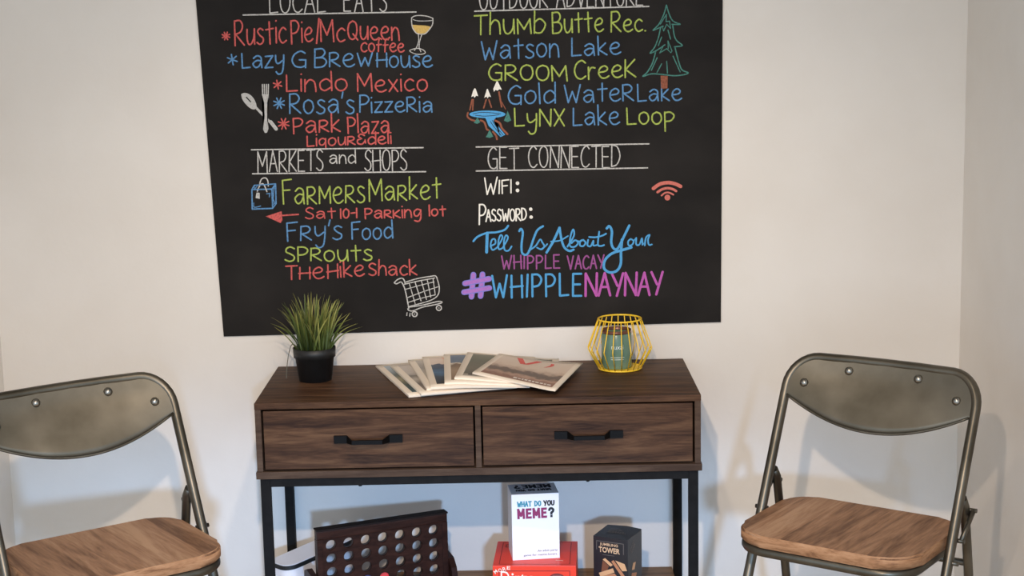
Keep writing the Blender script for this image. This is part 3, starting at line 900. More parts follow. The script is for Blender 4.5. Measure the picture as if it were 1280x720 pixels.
# ---------------------------------------------------------------- potted grass
PX, PY = -0.389, -0.160
plant = tag(empty('grass_plant', (PX, PY, ZT)), 'small artificial grass plant in a black pot on the left of the console table', 'plant')
bm = bmesh.new()
lathe(bm, [(0.0385, 0), (0.046, 0.056), (0.0495, 0.057), (0.0505, 0.079), (0.0475, 0.0795), (0.046, 0.066)], n=44, cap1=False)
obj('pot', bm, POT, plant)
bm = bmesh.new()
lathe(bm, [(0.0455, 0.062), (0.0458, 0.068), (0.03, 0.071), (0.005, 0.072)], n=28)
obj('soil', bm, SOIL, plant)
rnd = random.Random(11)
bm = bmesh.new()
lay = bm.verts.layers.float_color.new('tint')
def blade(base, tip, sag, wd, tone):
    N = 7
    b0, t0 = Vector(base), Vector(tip)
    side = (t0 - b0).cross(Vector((0, 0, 1)))
    side = side.normalized() if side.length > 1e-4 else Vector((1, 0, 0))
    ang = rnd.uniform(0, PI)
    side = (side * math.cos(ang) + Vector((math.cos(ang * 2), math.sin(ang * 2), 0)) * 0.8).normalized()
    prev = None
    for i in range(N + 1):
        t = i / N
        p = b0.lerp(t0, t)
        p.x -= (t0.x - b0.x) * 0.45 * t * (1 - t)
        p.y -= (t0.y - b0.y) * 0.45 * t * (1 - t)
        p.z += sag * math.sin(PI * t)
        ww = wd * (0.75 + 0.5 * t) * (1 - t ** 3) + 0.0002
        mid = p + Vector((side.y, -side.x, 0)) * ww * 0.35
        vs = [bm.verts.new(p - side * ww), bm.verts.new(mid), bm.verts.new(p + side * ww)]
        for v in vs:
            v[lay] = (tone, t, 0, 1)
        if prev:
            for k in range(2):
                f = bm.faces.new((prev[k], prev[k + 1], vs[k + 1], vs[k]))
                f.smooth = True
        prev = vs
for i in range(150):
    a = rnd.uniform(0, 2 * PI)
    r = 0.037 * math.sqrt(rnd.random())
    base = (r * math.cos(a), r * math.sin(a), 0.066)
    spread = (r / 0.037) * rnd.uniform(0.5, 1.0) * 0.092 + rnd.uniform(0, 0.012)
    aa = a + rnd.gauss(0, 0.55)
    h = rnd.uniform(0.085, 0.148) * (1 - 0.30 * (spread / 0.1) ** 2)
    tip = (spread * math.cos(aa), spread * math.sin(aa) * 0.8, 0.066 + h)
    blade(base, tip, rnd.uniform(0, 0.012), rnd.uniform(0.0015, 0.0027), rnd.random())
for tx, ty, tz in ((0.118, -0.01, 0.128), (0.105, 0.0, 0.134), (0.086, -0.02, 0.136), (-0.098, -0.01, 0.155), (-0.088, 0.0, 0.133), (-0.098, -0.02, 0.142),
                   (-0.045, 0, 0.21), (-0.008, -0.01, 0.212), (0.01, 0.01, 0.205), (0.03, 0, 0.207), (-0.07, -0.02, 0.19), (0.06, -0.02, 0.196), (0.075, 0, 0.185), (-0.084, 0.0, 0.175)):
    blade((tx * 0.3, ty * 0.4, 0.068), (tx, ty, tz), 0.01, 0.0024, rnd.random())
GR = mat('grass_blades', lin(110, 130, 60), 0.45, 0, 0.4)
Lk = GR.node_tree.links.new
at_ = nd(GR, 'ShaderNodeAttribute', attribute_name='tint')
sp = nd(GR, 'ShaderNodeSeparateColor')
Lk(at_.outputs['Color'], sp.inputs[0])
mxx = nd(GR, 'ShaderNodeMix', data_type='FLOAT')
mxx.inputs[0].default_value = 0.6
Lk(sp.outputs[0], mxx.inputs[2])
Lk(sp.outputs[1], mxx.inputs[3])
crg = nd(GR, 'ShaderNodeValToRGB')
e = crg.color_ramp.elements
e[0].position, e[0].color = 0.12, lin(34, 50, 26)
e[1].position, e[1].color = 0.9, lin(160, 156, 84)
e2 = e.new(0.5)
e2.color = lin(82, 98, 44)
Lk(mxx.outputs[0], crg.inputs[0])
Lk(crg.outputs[0], GR.node_tree.nodes['Principled BSDF'].inputs['Base Color'])
GR.node_tree.nodes['Principled BSDF'].inputs['Subsurface Weight'].default_value = 0.0
obj('foliage', bm, GR, plant)
bm = bmesh.new()
tube(bm, catmull([(-0.036, 0.0, 0.07), (-0.046, 0.004, 0.084), (-0.056, 0.008, 0.082), (-0.064, 0.010, 0.055), (-0.070, 0.012, 0.018), (-0.071, 0.013, 0.002)], 6), 0.0011, 6)
obj('dry_stem', bm, mat('dry_stem_grey', lin(110, 106, 92), 0.7), plant)

# ---------------------------------------------------------------- candle holder and candle
HX, HY = 0.338, -0.103
hold = tag(empty('candle_holder', (HX, HY, ZT)), 'yellow wire candle holder around a green candle on the right of the console table', 'candle holder')
bm = bmesh.new()
lathe(bm, [(0.047, 0.0), (0.051, 0.001), (0.051, 0.003), (0.047, 0.004)], n=44)
obj('base_plate', bm, YEL, hold)
for rr, zz in ((0.0515, 0.0028), (0.0515, 0.122)):
    bm = bmesh.new()
    tube(bm, [(rr * math.cos(2 * PI * k / 48), rr * math.sin(2 * PI * k / 48), zz) for k in range(48)], 0.0021, 8, closed=True)
    obj('ring', bm, YEL, hold)
for k in range(22):
    a = 2 * PI * (k + 0.5) / 22
    ca, sa = math.cos(a), math.sin(a)
    bm = bmesh.new()
    tube(bm, [(0.0515 * ca, 0.0515 * sa, 0.003), (0.076 * ca, 0.076 * sa, 0.049), (0.0770 * ca, 0.0770 * sa, 0.052), (0.076 * ca, 0.076 * sa, 0.055), (0.0515 * ca, 0.0515 * sa, 0.122)], 0.00125, 6)
    obj('wire', bm, YEL, hold)
cand = tag(empty('jar_candle', (HX - 0.008, HY, ZT + 0.004)), 'green jar candle standing inside the yellow wire holder', 'candle')
bm = bmesh.new()
lathe(bm, [(0.034, 0), (0.0365, 0.003), (0.0365, 0.083), (0.034, 0.087), (0.0335, 0.080), (0.002, 0.079)], n=44)
obj('jar', bm, noise_mat('green_candle_jar', lin(96, 126, 108), lin(116, 146, 127), 14, rough=0.25), cand)
bm = bmesh.new()
lathe(bm, [(0.0345, 0.083), (0.0354, 0.083), (0.0354, 0.093), (0.0340, 0.093), (0.0338, 0.084)], n=44, cap0=False, cap1=False)
obj('rim', bm, mat('copper_rim', lin(112, 72, 60), 0.3, 0.3), cand)
def wrap_text(body, width, height, zc, parent, r, material, bold=0.0):
    me = text_mesh(body, width, height, bold)
    for v in me.vertices:
        a = -PI / 2 + (v.co.x - width / 2) / r
        v.co = Vector((r * math.cos(a), r * math.sin(a), zc + v.co.y))
    return link('printed_lettering', me, material, parent)
LBL = mat('white_print', lin(225, 232, 228), 0.7)
wrap_text('nuxai', 0.030, 0.010, 0.050, cand, 0.0369, LBL)
for zc, ww in ((0.030, 0.034), (0.025, 0.032)):
    bm = bmesh.new()
    N = 16
    pr = None
    for i in range(N + 1):
        a = -PI / 2 + (i / N - .5) * ww / 0.0369
        vs = [bm.verts.new((0.0369 * math.cos(a), 0.0369 * math.sin(a), zc + dz)) for dz in (-0.0006, 0.0006)]
        if pr:
            bm.faces.new((pr[0], vs[0], vs[1], pr[1]))
        pr = vs
    obj('printed_line', bm, LBL, cand)

# ---------------------------------------------------------------- fanned magazines
def mag_material(i, bands, border=0.07, mast=None, sky_v=0.0):
    """cover print: paper border, picture bands warped by noise"""
    mt = mat('magazine_cover', lin(236, 222, 203), 0.6)
    L = mt.node_tree.links.new
    b = mt.node_tree.nodes['Principled BSDF']
    uv = nd(mt, 'ShaderNodeUVMap')
    sx = nd(mt, 'ShaderNodeSeparateXYZ')
    L(uv.outputs[0], sx.inputs[0])
    nz = nd(mt, 'ShaderNodeTexNoise')
    nz.inputs['Scale'].default_value = 6 + i
    nz.inputs['Detail'].default_value = 5
    L(uv.outputs[0], nz.inputs['Vector'])
    md = nd(mt, 'ShaderNodeMath', operation='MULTIPLY_ADD')
    L(nz.outputs['Fac'], md.inputs[0])
    md.inputs[1].default_value = 0.22
    L(sx.outputs[1], md.inputs[2])
    cr = nd(mt, 'ShaderNodeValToRGB')
    el = cr.color_ramp.elements
    el[0].position, el[0].color = bands[0][0] + .11, lin(*bands[0][1])
    el[1].position, el[1].color = min(bands[-1][0] + .11, 1), lin(*bands[-1][1])
    for p, c in bands[1:-1]:
        q_ = el.new(min(p + .11, 1))
        q_.color = lin(*c)
    L(md.outputs[0], cr.inputs[0])
    def rng(src, lo, hi):
        a = nd(mt, 'ShaderNodeMath', operation='GREATER_THAN')
        a.inputs[1].default_value = lo
        c = nd(mt, 'ShaderNodeMath', operation='LESS_THAN')
        c.inputs[1].default_value = hi
        L(src, a.inputs[0])
        L(src, c.inputs[0])
        k = nd(mt, 'ShaderNodeMath', operation='MULTIPLY')
        L(a.outputs[0], k.inputs[0])
        L(c.outputs[0], k.inputs[1])
        return k.outputs[0]
    k = nd(mt, 'ShaderNodeMath', operation='MULTIPLY')
    L(rng(sx.outputs[0], border, 1 - border), k.inputs[0])
    L(rng(sx.outputs[1], 0.09, 0.955), k.inputs[1])
    mx = nd(mt, 'ShaderNodeMix', data_type='RGBA')
    L(k.outputs[0], mx.inputs[0])
    mx.inputs[6].default_value = lin(238, 221, 199)
    L(cr.outputs[0], mx.inputs[7])
    L(mx.outputs[2], b.inputs['Base Color'])
    return mt

def heap(x, i):
    t = min(max((x + 0.04) / 0.20, 0), 1)
    th = 0.0052 * (1 - t) + 0.0021 * t
    return ZT + 0.0006 + i * th, th * 0.86

def solve(px, py, i):
    z = ZT + 0.01
    for _ in range(30):
        p = at_z(px, py, z)
        z0, th = heap(p.x, i)
        z = z0 + th
    return at_z(px, py, z)

mags = [  # TL px, BL px, width, bands bottom->top, label, masthead colour
    ((469.5, 456.8), (511.0, 494.6), .225, [(.05, (70, 92, 96)), (.3, (64, 74, 70)), (.5, (150, 140, 112)), (.62, (92, 100, 92)), (.78, (150, 158, 160)), (.95, (168, 178, 184))], 'magazine at the bottom of the fan, farthest left on the console', (226, 130, 134)),
    ((487.5, 456.0), (526.5, 492.2), .225, [(.05, (150, 134, 120)), (.3, (110, 100, 92)), (.45, (190, 176, 160)), (.55, (120, 112, 104)), (.66, (196, 184, 172)), (.95, (204, 190, 178))], 'magazine second from the left of the fan, pink masthead on a beige cover', (226, 124, 128)),
    ((510.0, 449.8), (533.5, 485.8), .225, [(.05, (168, 156, 142)), (.5, (186, 174, 160)), (.7, (160, 152, 142)), (.95, (190, 180, 168))], 'pale grey magazine third from the left of the fan', (176, 166, 156)),
    ((527.5, 446.0), (538.5, 484.0), .225, [(.05, (58, 56, 58)), (.3, (70, 76, 84)), (.45, (86, 118, 146)), (.58, (70, 84, 104)), (.70, (86, 92, 104)), (.71, (226, 204, 186)), (.95, (228, 206, 188))], 'magazine with a blue cover picture and orange masthead, fourth from the left', (232, 148, 116)),
    ((554.7, 442.9), (555.6, 478.4), .225, [(.05, (140, 118, 96)), (.4, (170, 144, 118)), (.6, (130, 108, 86)), (.645, (222, 206, 186)), (.66, (222, 206, 186)), (.68, (110, 122, 136)), (.95, (104, 116, 134))], 'magazine with a brown picture and green masthead, middle of the fan', (96, 150, 110)),
    ((584.3, 440.2), (568.0, 472.0), .225, [(.05, (200, 186, 168)), (.2, (110, 104, 90)), (.4, (128, 120, 104)), (.7, (112, 110, 92)), (.95, (118, 116, 96))], 'magazine with an olive cover and yellow masthead under the top one', (228, 190, 90)),
    ((624.0, 441.9), (590.5, 465.4), .225, [(.05, (160, 122, 100)), (.16, (148, 112, 94)), (.26, (190, 156, 134)), (.33, (120, 104, 92)), (.44, (128, 110, 98)), (.5, (198, 172, 150)), (.6, (222, 198, 176)), (.95, (226, 206, 186))], 'topmost magazine of the fan, red masthead over a desert picture', (224, 98, 88)),
]
for i, (tl, bl, wd, bands, label, mc) in enumerate(mags):
    TL, BL = solve(*tl, i), solve(*bl, i)
    if i == 6:
        TRc, BRc = at_z(728.4, 452, ZT + 0.0178), at_z(694.0, 487.0, ZT + 0.0174)
    else:
        v = Vector((TL.x - BL.x, TL.y - BL.y, 0))
        r = Vector((v.y, -v.x, 0)).normalized()
        TRc, BRc = TL + r * wd, BL + r * wd
    cen = (TL + TRc + BL + BRc) / 4
    root = tag(empty('magazine', (cen.x, cen.y, ZT)), label, 'magazine', 'fanned magazines on the console')
    NX, NY = 14, 10
    def cov(u, v, top=True, i=i, TL=TL, TRc=TRc, BL=BL, BRc=BRc):
        a = BL.lerp(BRc, u)
        b = TL.lerp(TRc, u)
        p = a.lerp(b, v)
        z0, th = heap(p.x, i)
        return Vector((p.x, p.y, z0 + (th if top else 0)))
    bm = bmesh.new()
    uvl = bm.loops.layers.uv.new('UVMap')
    T_ = [[bm.verts.new(cov(a / NX, b / NY) - root.location) for b in range(NY + 1)] for a in range(NX + 1)]
    B_ = [[bm.verts.new(cov(a / NX, b / NY, False) - root.location) for b in range(NY + 1)] for a in range(NX + 1)]
    for a in range(NX):
        for b in range(NY):
            f = bm.faces.new((T_[a][b], T_[a + 1][b], T_[a + 1][b + 1], T_[a][b + 1]))
            f.smooth = True
            f.material_index = 1
            for lp, (uu, vv) in zip(f.loops, ((a, b), (a + 1, b), (a + 1, b + 1), (a, b + 1))):
                lp[uvl].uv = (uu / NX, vv / NY)
            bm.faces.new((B_[a][b], B_[a][b + 1], B_[a + 1][b + 1], B_[a + 1][b]))
    for a in range(NX):
        bm.faces.new((T_[a][0], B_[a][0], B_[a + 1][0], T_[a + 1][0]))
        bm.faces.new((T_[a][NY], T_[a + 1][NY], B_[a + 1][NY], B_[a][NY]))
    for b in range(NY):
        bm.faces.new((T_[0][b], T_[0][b + 1], B_[0][b + 1], B_[0][b]))
        bm.faces.new((T_[NX][b], B_[NX][b], B_[NX][b + 1], T_[NX][b + 1]))
    obj('pages', bm, [PAPER, mag_material(i, bands)], root)
    # masthead marks and caption dashes printed on the cover
    def patch(name, poly, material, lift=0.0005):
        bm = bmesh.new()
        bm.faces.new([bm.verts.new(cov(a, b) - root.location + Vector((0, 0, lift))) for a, b in poly])
        bmesh.ops.triangulate(bm, faces=bm.faces[:])
        return obj(name, bm, material, root)
    mm = mat('masthead_ink', lin(*mc), 0.7)
    if i == 6:
        bm = bmesh.new()
        polys = [[(.24, .93), (.31, .93), (.41, .72), (.35, .70)], [(.38, .70), (.44, .72), (.55, .91), (.48, .92)]]
        arc = [(.62, .715), (.66, .735), (.70, .77), (.715, .82), (.705, .87), (.66, .885)]
        arc += [(.672, .84), (.668, .80), (.65, .76)]
        polys.append(arc)
        for pl in polys:
            f = bm.faces.new([bm.verts.new(cov(a, b) - root.location + Vector((0, 0, .0005))) for a, b in pl])
        bmesh.ops.triangulate(bm, faces=bm.faces[:])
        obj('masthead', bm, mm, root)
    else:
        bm = bmesh.new()
        u0 = .2 if i < 4 else .3
        for pl in ([(u0, .92), (u0 + .08, .92), (u0 + .2, .77), (u0 + .13, .77)], [(u0 + .2, .77), (u0 + .27, .77), (u0 + .38, .92), (u0 + .3, .92)]):
            bm.faces.new([bm.verts.new(cov(a, b) - root.location + Vector((0, 0, .0005))) for a, b in pl])
        obj('masthead', bm, mm, root)
    bm = bmesh.new()
    rr = random.Random(i)
    u = .12 if i != 6 else .45
    while u < .9:
        du = rr.uniform(.02, .05)
        hgt = rr.uniform(.025, .04)
        bm.faces.new([bm.verts.new(cov(a, b) - root.location + Vector((0, 0, .0004))) for a, b in ((u, .13), (min(u + du, .93), .13), (min(u + du, .93), .13 + hgt), (u, .13 + hgt))])
        u += du + .012
    obj('caption', bm, mat('caption_ink', lin(238, 230, 218) if i in (0, 1, 6) else lin(80, 74, 70), 0.7), root)

# ---------------------------------------------------------------- four-in-a-row game
g0, g1 = Vector((-0.379, -0.336, 0)), Vector((-0.083, -0.210, 0))
gang = math.atan2(g1.y - g0.y, g1.x - g0.x)
GWD, GH, GT = (g1 - g0).length, 0.215, 0.022
SHZ = 0.165
game = tag(empty('game_board', ((g0.x + g1.x) / 2, (g0.y + g1.y) / 2, SHZ), gang), 'dark wooden four in a row game frame with round holes on the lower shelf', 'game')
bm = bmesh.new()
NC, NR = 7, 6
cs, rs = 0.0422, 0.0325
hx0 = -NC * cs / 2
ztop_in = GH - 0.0375 + rs / 2
HR, NSEG = 0.0127, 28
yA, yB = 0.002, GT - 0.002
for c in range(NC):
    for r in range(NR):
        cx, cz = hx0 + (c + .5) * cs, ztop_in - (r + .5) * rs
        rings = {}
        for yy in (yA, yB):
            circ = [bm.verts.new((cx + HR * math.cos(2 * PI * k / NSEG), yy, cz + HR * math.sin(2 * PI * k / NSEG))) for k in range(NSEG)]
            sq = []
            for k in range(NSEG):
                a = 2 * PI * k / NSEG
                ca, sa = math.cos(a), math.sin(a)
                mkk = min((cs / 2) / max(abs(ca), 1e-6), (rs / 2) / max(abs(sa), 1e-6))
                sq.append(bm.verts.new((cx + ca * mkk, yy, cz + sa * mkk)))
            cor = []
            for k in range(NSEG):
                k2 = (k + 1) % NSEG
                a, b = sq[k].co, sq[k2].co
                if abs(a.x - b.x) > 1e-6 and abs(a.z - b.z) > 1e-6:
                    sxn = 1 if (a.x + b.x) / 2 > cx else -1
                    szn = 1 if (a.z + b.z) / 2 > cz else -1
                    pc = bm.verts.new((cx + sxn * cs / 2, yy, cz + szn * rs / 2))
                    bm.faces.new((circ[k], sq[k], pc, sq[k2], circ[k2]))
                else:
                    bm.faces.new((circ[k], sq[k], sq[k2], circ[k2]))
            rings[yy] = circ
        for k in range(NSEG):
            k2 = (k + 1) % NSEG
            f = bm.faces.new((rings[yA][k], rings[yA][k2], rings[yB][k2], rings[yB][k]))
            f.smooth = True
bmesh.ops.remove_doubles(bm, verts=bm.verts, dist=1e-5)
obj('grid_panel', bm, C4W, game)
bm = bmesh.new()      # solid frame round the pierced panel
zi0 = ztop_in - NR * rs
box(bm, -GWD / 2, GWD / 2, 0, GT, ztop_in, GH, 0.003)
box(bm, -GWD / 2, GWD / 2, 0, GT, 0.0, zi0, 0.001)
box(bm, -GWD / 2, hx0, 0, GT, zi0, ztop_in, 0.001)
box(bm, -hx0, GWD / 2, 0, GT, zi0, ztop_in, 0.001)
obj('frame', bm, C4W, game)
bm = bmesh.new()
box(bm, -GWD / 2 - 0.001, GWD / 2 + 0.001, -0.003, GT + 0.003, GH, GH + 0.004, 0.0015)
obj('top_cap', bm, C4E, game)
for sgn in (-1, 1):
    bm = bmesh.new()
    prof = [(-0.050, 0), (-0.050, 0.02), (-0.03, 0.045), (-0.018, 0.085), (0.0, 0.104), (GT, 0.108), (GT + 0.03, 0.112), (GT + 0.048, 0.104), (GT + 0.052, 0.085), (GT + 0.03, 0.08), (GT + 0.024, 0.06), (GT + 0.05, 0.02), (GT + 0.05, 0)]
    xa, xb = sorted((sgn * (GWD / 2), sgn * (GWD / 2 + 0.014)))
    lo = [bm.verts.new((xa, y, z)) for y, z in prof]
    hi = [bm.verts.new((xb, y, z)) for y, z in prof]
    n = len(prof)
    for k in range(n):
        bm.faces.new((lo[k], lo[(k + 1) % n], hi[(k + 1) % n], hi[k]))
    bm.faces.new(lo[::-1])
    bm.faces.new(hi)
    obj('stand_foot', bm, C4W, game)
def counter(c, colr, label):
    cx, cz = hx0 + (c + .5) * cs, ztop_in - 3.5 * rs
    o = Vector((cx, GT / 2, cz - 0.0135))
    R3 = Matrix.Rotation(gang, 3, 'Z')
    root = empty('game_counter', game.location + R3 @ o, gang)
    bm = bmesh.new()
    lathe(bm, [(0.010, -0.0035), (0.0128, -0.0035), (0.0135, -0.002), (0.0135, 0.002), (0.0128, 0.0035), (0.010, 0.0035)], n=32)
    for v in bm.verts:
        v.co = Vector((v.co.x, v.co.z, v.co.y + 0.0135))
    me = bpy.data.meshes.new('game_counter')
    bmesh.ops.recalc_face_normals(bm, faces=bm.faces)
    bm.to_mesh(me)
    bm.free()
    bpy.data.objects.remove(root, do_unlink=True)
    ob = link('game_counter', me, mat('counter_paint', lin(*colr), 0.4))
    ob.location = game.location + R3 @ o
    ob.rotation_euler = (0, 0, gang)
    tag(ob, label, 'game piece')
counter(3, (226, 66, 70), 'red round counter in a hole of the dark wooden game frame')
counter(2, (60, 66, 120), 'dark blue round counter in a hole of the wooden game frame')

# white box behind it
wb = tag(empty('storage_box', (-0.412, -0.125, SHZ), math.radians(45)), 'white box with a black band lying behind the wooden game on the lower shelf', 'box')
bm = bmesh.new()
prism(bm, rounded(-0.112, 0.112, -0.038, 0.038, (0.03, 0.02, 0.02, 0.02), 8), 0.0, 0.084)
obj('box_body', bm, WHITEP, wb)
bm = bmesh.new()
prism(bm, rounded(-0.114, 0.114, -0.04, 0.04, (0.032, 0.02, 0.02, 0.02), 8), 0.084, 0.094)
obj('band', bm, mat('black_band', lin(26, 28, 30), 0.5), wb)
bm = bmesh.new()
prism(bm, rounded(-0.112, 0.112, -0.038, 0.038, (0.03, 0.02, 0.02, 0.02), 8), 0.094, 0.0955)
obj('lid', bm, WHITEP, wb)

for part_ in wb.children:
    for v in part_.data.vertices:
        if v.co.z > 0.05:
            v.co.z += (v.co.x + 0.114) * 0.11

# ---------------------------------------------------------------- card games
INK = mat('black_ink', lin(26, 26, 34), 0.6)
def face_frame(w_, d_):
    """front-left-bottom origin at the base of a w x d box centred on its empty"""
    return Vector((-w_ / 2, -d_ / 2, 0))
# red game box
rz = math.atan2(-0.0115, 0.1925)
RW, RD, RH = 0.193, 0.180, 0.125
rc = Vector((0.1258, -0.2500, SHZ))
redb = tag(empty('game_box', rc, rz), 'large red game box lying on the lower shelf under the white card game', 'game box')
boxo('carton', (-RW / 2, RW / 2, -RD / 2, RD / 2, 0, RH), REDB, redb, 0.0012)
f0 = face_frame(RW, RD)
DRK = mat('dark_red_ink', lin(120, 22, 18), 0.6)
CRM = mat('cream_ink', lin(244, 226, 210), 0.6)
def strip(parent, pts, material, name='printed_line'):
    bm = bmesh.new()
    bm.faces.new([bm.verts.new(p) for p in pts])
    return obj(name, bm, material, parent)
yf = -RD / 2 - 0.0005
e_ = 0.0022
for (x0, x1, z0, z1) in ((-0.082, 0.082, 0.112, 0.1135), (-0.082, 0.082, 0.012, 0.0135), (-0.0825, -0.081, 0.012, 0.1135), (0.081, 0.0825, 0.012, 0.1135)):
    strip(redb, [(x0, yf, z0), (x1, yf, z0), (x1, yf, z1), (x0, yf, z1)], DRK)
zt_ = RH + 0.0005
for (x0, x1, y0, y1) in ((-0.082, 0.082, -0.080, -0.0785), (-0.082, 0.082, 0.0775, 0.079), (-0.0825, -0.081, -0.08, 0.079), (0.081, 0.0825, -0.08, 0.079)):
    strip(redb, [(x0, y0, zt_), (x1, y0, zt_), (x1, y1, zt_), (x0, y1, zt_)], DRK)
# MORE set on a little arch, then the big word under it
for k, ch in enumerate('MORE'):
    a = math.radians(38 - 14 * k)
    lettering(ch, 0.0078, 0.0085, CRM, redb, (-0.090 + 0.0088 * k, yf - 0.0002, 0.1055 + 0.0036 * k), (math.cos(a), 0, math.sin(a)), (-math.sin(a), 0, math.cos(a)), 0.01)
lettering('D', 0.020, 0.030, CRM, redb, (-0.078, yf - 0.0003, 0.0825), (1, 0, 0), (0, 0, 1), 0.0)
lettering('irty', 0.048, 0.032, CRM, redb, (-0.053, yf - 0.0003, 0.0755), (1, 0, 0), (0, 0, 1), 0.02)
lettering('Minds', 0.100, 0.030, CRM, redb, (-0.060, yf - 0.0003, 0.038), (1, 0, 0), (0, 0, 1), 0.02)
bm = bmesh.new()
bm.faces.new([bm.verts.new((0.052 + 0.019 * math.cos(2 * PI * k / 28), yf - 0.0001, 0.094 + 0.013 * math.sin(2 * PI * k / 28))) for k in range(28)])
obj('badge', bm, mat('badge_ink', lin(110, 40, 36), 0.6), redb)
bm = bmesh.new()
for k in range(3):
    bm.faces.new([bm.verts.new(p) for p in ((0.042 + .002 * k, yf - .0004, 0.099 - .005 * k), (0.062 - .002 * k, yf - .0004, 0.099 - .005 * k), (0.062 - .002 * k, yf - .0004, 0.1015 - .005 * k), (0.042 + .002 * k, yf - .0004, 0.1015 - .005 * k))])
obj('badge_lines', bm, mat('badge_text', lin(176, 120, 110), 0.6), redb)
lettering('Dirty Minds', 0.10, 0.028, DRK, redb, (-0.075, 0.035, zt_ + 0.0001), (1, 0, 0), (0, 1, 0), 0.01)
strip(redb, [(0.048, -0.052, zt_ + .0002), (0.066, -0.057, zt_ + .0002), (0.066, -0.0555, zt_ + .0002), (0.048, -0.050, zt_ + .0002)], CRM)

# white card game standing on it
MW, MD, MH = 0.111, 0.086, 0.1585
fl, frr = Vector((0.071, -0.300)), Vector((0.181, -0.288))
mrz = math.atan2(frr.y - fl.y, frr.x - fl.x)
nx, ny = -math.sin(mrz), math.cos(mrz)
mc_ = (fl + frr) / 2 + Vector((nx, ny)) * MD / 2
meme = tag(empty('card_game_box', (mc_.x, mc_.y, SHZ + RH), mrz), 'white upright card game box standing on the red game box', 'game box')
boxo('carton', (-MW / 2, MW / 2, -MD / 2, MD / 2, 0, MH), WHITEP, meme, 0.001)
yf = -MD / 2 - 0.0005
TEAL = mat('teal_ink', lin(58, 140, 160), 0.6)
MAG = mat('plum_ink', lin(140, 40, 92), 0.6)
def block_lettering(txt, width, height, stroke, material, parent, origin, xdir, ydir, gap=.3, widen=1.0):
    """heavy condensed capitals built from broad strokes on a face"""
    X, Y = Vector(xdir).normalized(), Vector(ydir).normalized()
    N_ = X.cross(Y)
    O = Vector(origin)
    tot = sum(G[c][0] + gap for c in txt) - gap
    kx = (width - stroke) / tot
    ky = height - stroke
    bm = bmesh.new()
    pen, cnt = 0.0, 0
    for c in txt:
        w_, st = G[c]
        for kind, pts in st:
            pp = [Vector(((pen + a) * kx + stroke / 2, b * ky + stroke / 2)) for a, b in pts]
            if kind == 's':
                pp = catmull(pp, 4)
            for a, b in zip(pp, pp[1:]):
                d = (b - a).normalized()
                n = Vector((-d.y, d.x)) * stroke / 2
                e = d * stroke * (.5 if kind == 'l' else .25)
                cnt += 1
                bm.faces.new([bm.verts.new(O + X * q.x + Y * q.y + N_ * (0.000016 * (cnt % 20))) for q in (a - e - n, b + e - n, b + e + n, a - e + n)])
        pen += w_ + gap
    me = bpy.data.meshes.new('printed_lettering')
    bm.to_mesh(me)
    bm.free()
    return link('printed_lettering', me, material, parent)
G['?'] = (.5, [s((0, .76), (.08, .96), (.28, 1), (.46, .84), (.42, .62), (.26, .48), (.25, .30)), l((.25, .04), (.25, .06))])
block_lettering('WHAT', 0.0345, 0.0138, 0.0029, TEAL, meme, (-0.043, yf, 0.1283), (1, 0, 0), (0, 0, 1))
block_lettering('DO', 0.0165, 0.0138, 0.0029, TEAL, meme, (-0.0025, yf, 0.1283), (1, 0, 0), (0, 0, 1))
block_lettering('YOU', 0.0265, 0.0138, 0.0032, INK, meme, (0.0185, yf, 0.1283), (1, 0, 0), (0, 0, 1))
block_lettering('MEME', 0.070, 0.025, 0.0056, MAG, meme, (-0.043, yf, 0.0995), (1, 0, 0), (0, 0, 1), .42)
block_lettering('?', 0.0155, 0.025, 0.0054, INK, meme, (0.0295, yf, 0.0995), (1, 0, 0), (0, 0, 1))
lettering('An adult party', 0.047, 0.0062, INK, meme, (0.0035, yf, 0.0170), (1, 0, 0), (0, 0, 1), 0.0)
lettering('game for meme-lovers.', 0.080, 0.0062, INK, meme, (-0.0295, yf, 0.0075), (1, 0, 0), (0, 0, 1), 0.0)
zt_ = MH + 0.0005
block_lettering('WHAT DO YOU', 0.084, 0.017, 0.0036, INK, meme, (0.042, -0.004, zt_), (-1, 0, 0), (0, -1, 0))
block_lettering('MEME', 0.068, 0.030, 0.006, INK, meme, (0.044, 0.032, zt_), (-1, 0, 0), (0, -1, 0), .42)
block_lettering('?', 0.016, 0.030, 0.006, INK, meme, (-0.028, 0.032, zt_), (-1, 0, 0), (0, -1, 0))

# black tumbling tower box
tf = [Vector(p) for p in ((0.2645, -0.250), (0.344, -0.290), (0.373, -0.209), (0.299, -0.173))]
trz = math.atan2(tf[1].y - tf[0].y, tf[1].x - tf[0].x)
TW, TD, TH = 0.088, 0.086, 0.165
tcn = (tf[0] + tf[1] + tf[2] + tf[3]) / 4
tower = tag(empty('tower_game_box', (tcn.x, tcn.y, SHZ), trz), 'black upright tower game box with wooden blocks pictured, right end of the lower shelf', 'game box')
bm = bmesh.new()
box(bm, -TW / 2, TW / 2, -TD / 2, TD / 2, 0, TH, 0.001)
obj('carton', bm, BLKB, tower)
bm = bmesh.new()                                   # tucked lid flap, slightly sprung up at the back
vs = [bm.verts.new(p) for p in ((-TW / 2, -TD / 2, TH), (TW / 2, -TD / 2, TH), (TW / 2, TD / 2, TH + 0.002), (0.006, TD / 2, TH + 0.005), (-TW / 2, TD / 2, TH + 0.002))]
vb = [bm.verts.new(v.co - Vector((0, 0, 0.001))) for v in vs]
bm.faces.new(vs)
bm.faces.new(vb[::-1])
for k in range(5):
    bm.faces.new((vs[k], vb[k], vb[(k + 1) % 5], vs[(k + 1) % 5]))
obj('flap', bm, BLKB, tower)
yf = -TD / 2 - 0.0004
BUFF = mat('buff_ink', lin(216, 178, 140), 0.6)
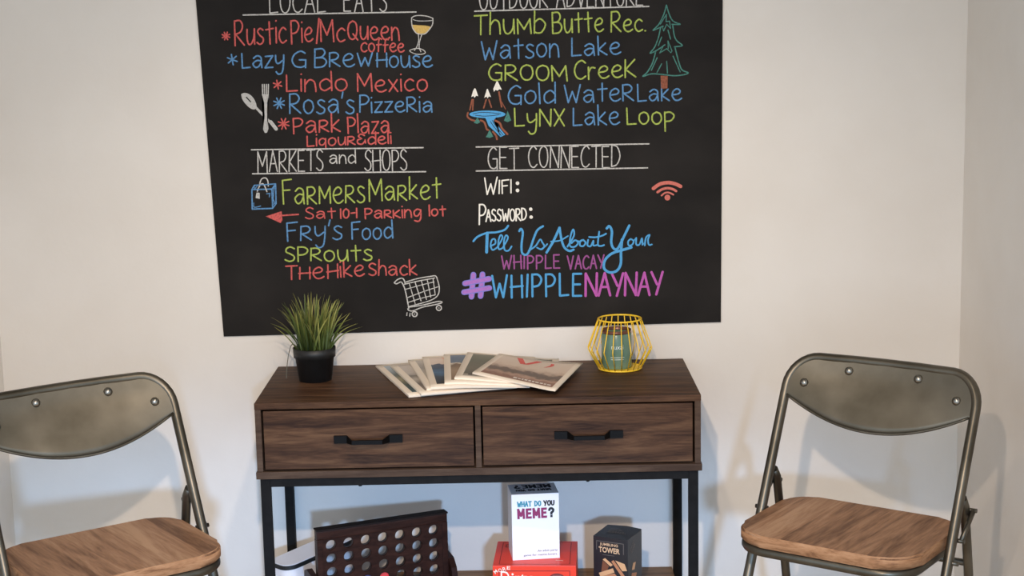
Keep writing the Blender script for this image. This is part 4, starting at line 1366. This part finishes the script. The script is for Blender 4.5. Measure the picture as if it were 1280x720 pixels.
DIM = mat('dim_ink', lin(104, 96, 90), 0.6)
def fr_line(x0, z0, x1, z1):
    strip(tower, [(x0, yf, z0), (x1, yf, z0), (x1, yf, z1), (x0, yf, z1)], DIM)
fr_line(-0.036, 0.1535, 0.034, 0.1550)
fr_line(0.0325, 0.128, 0.034, 0.155)
fr_line(-0.036, 0.133, -0.0345, 0.155)
lettering('JUMBLING', 0.046, 0.0085, BUFF, tower, (-0.027, yf, 0.1425), (1, 0, 0), (0, 0, 1), 0.02)
lettering('TOWER', 0.054, 0.0135, BUFF, tower, (-0.030, yf, 0.1275), (1, 0, 0), (0, 0, 1), 0.03)
fr_line(-0.020, 0.1215, 0.010, 0.1225)
woods = [mat('block_wood_light', lin(216, 166, 120), 0.6), mat('block_wood_mid', lin(186, 126, 88), 0.6), mat('block_wood_dark', lin(122, 74, 50), 0.6)]
blocks = [([(-0.020, .110), (-0.014, .114), (.006, .100), (.0, .095)], 0), ([(-0.024, .080), (-0.020, .108), (-0.004, .096), (-0.010, .082)], 2), ([(.002, .108), (.008, .112), (.040, .072), (.034, .066)], 1),
          ([(.012, .112), (.036, .106), (.042, .090), (.030, .088)], 0), ([(-0.030, .076), (.006, .092), (.010, .082), (-0.026, .066)], 0), ([(-0.030, .066), (-0.026, .060), (.036, .058), (.020, .070), (.010, .080)], 1),
          ([(-.034, .02), (.034, .02), (.034, .056), (-.034, .056)], 1), ([(-.034, .034), (.034, .034), (.034, .036), (-.034, .036)], 2)]
for k, (pl, mi) in enumerate(blocks):
    strip(tower, [(a, yf - 0.0001 * (k + 1), b) for a, b in pl], woods[mi], 'printed_block')
xs_ = TW / 2 + 0.0004
lettering('TOWER', 0.030, 0.009, DIM, tower, (xs_, -0.020, 0.122), (0, .75, .66), (0, -.66, .75), 0.03)
lettering('JUMBLING', 0.030, 0.007, DIM, tower, (xs_, -0.026, 0.131), (0, .75, .66), (0, -.66, .75), 0.02)
for k, pl in enumerate(([(-.02, .085), (-.012, .10), (.004, .098), (-.004, .082)], [(-.03, .06), (-.02, .078), (.01, .07), (.0, .055)])):
    strip(tower, [(xs_ + .0001 * k, a, b) for a, b in pl], woods[k], 'printed_block')
lettering('JUMBLING', 0.05, 0.012, DIM, tower, (0.026, 0.020, TH + 0.0026), (-1, 0, 0), (0, -1, -.02), 0.02)
lettering('TOWER', 0.05, 0.015, DIM, tower, (0.026, 0.004, TH + 0.0022), (-1, 0, 0), (0, -1, -.02), 0.02)
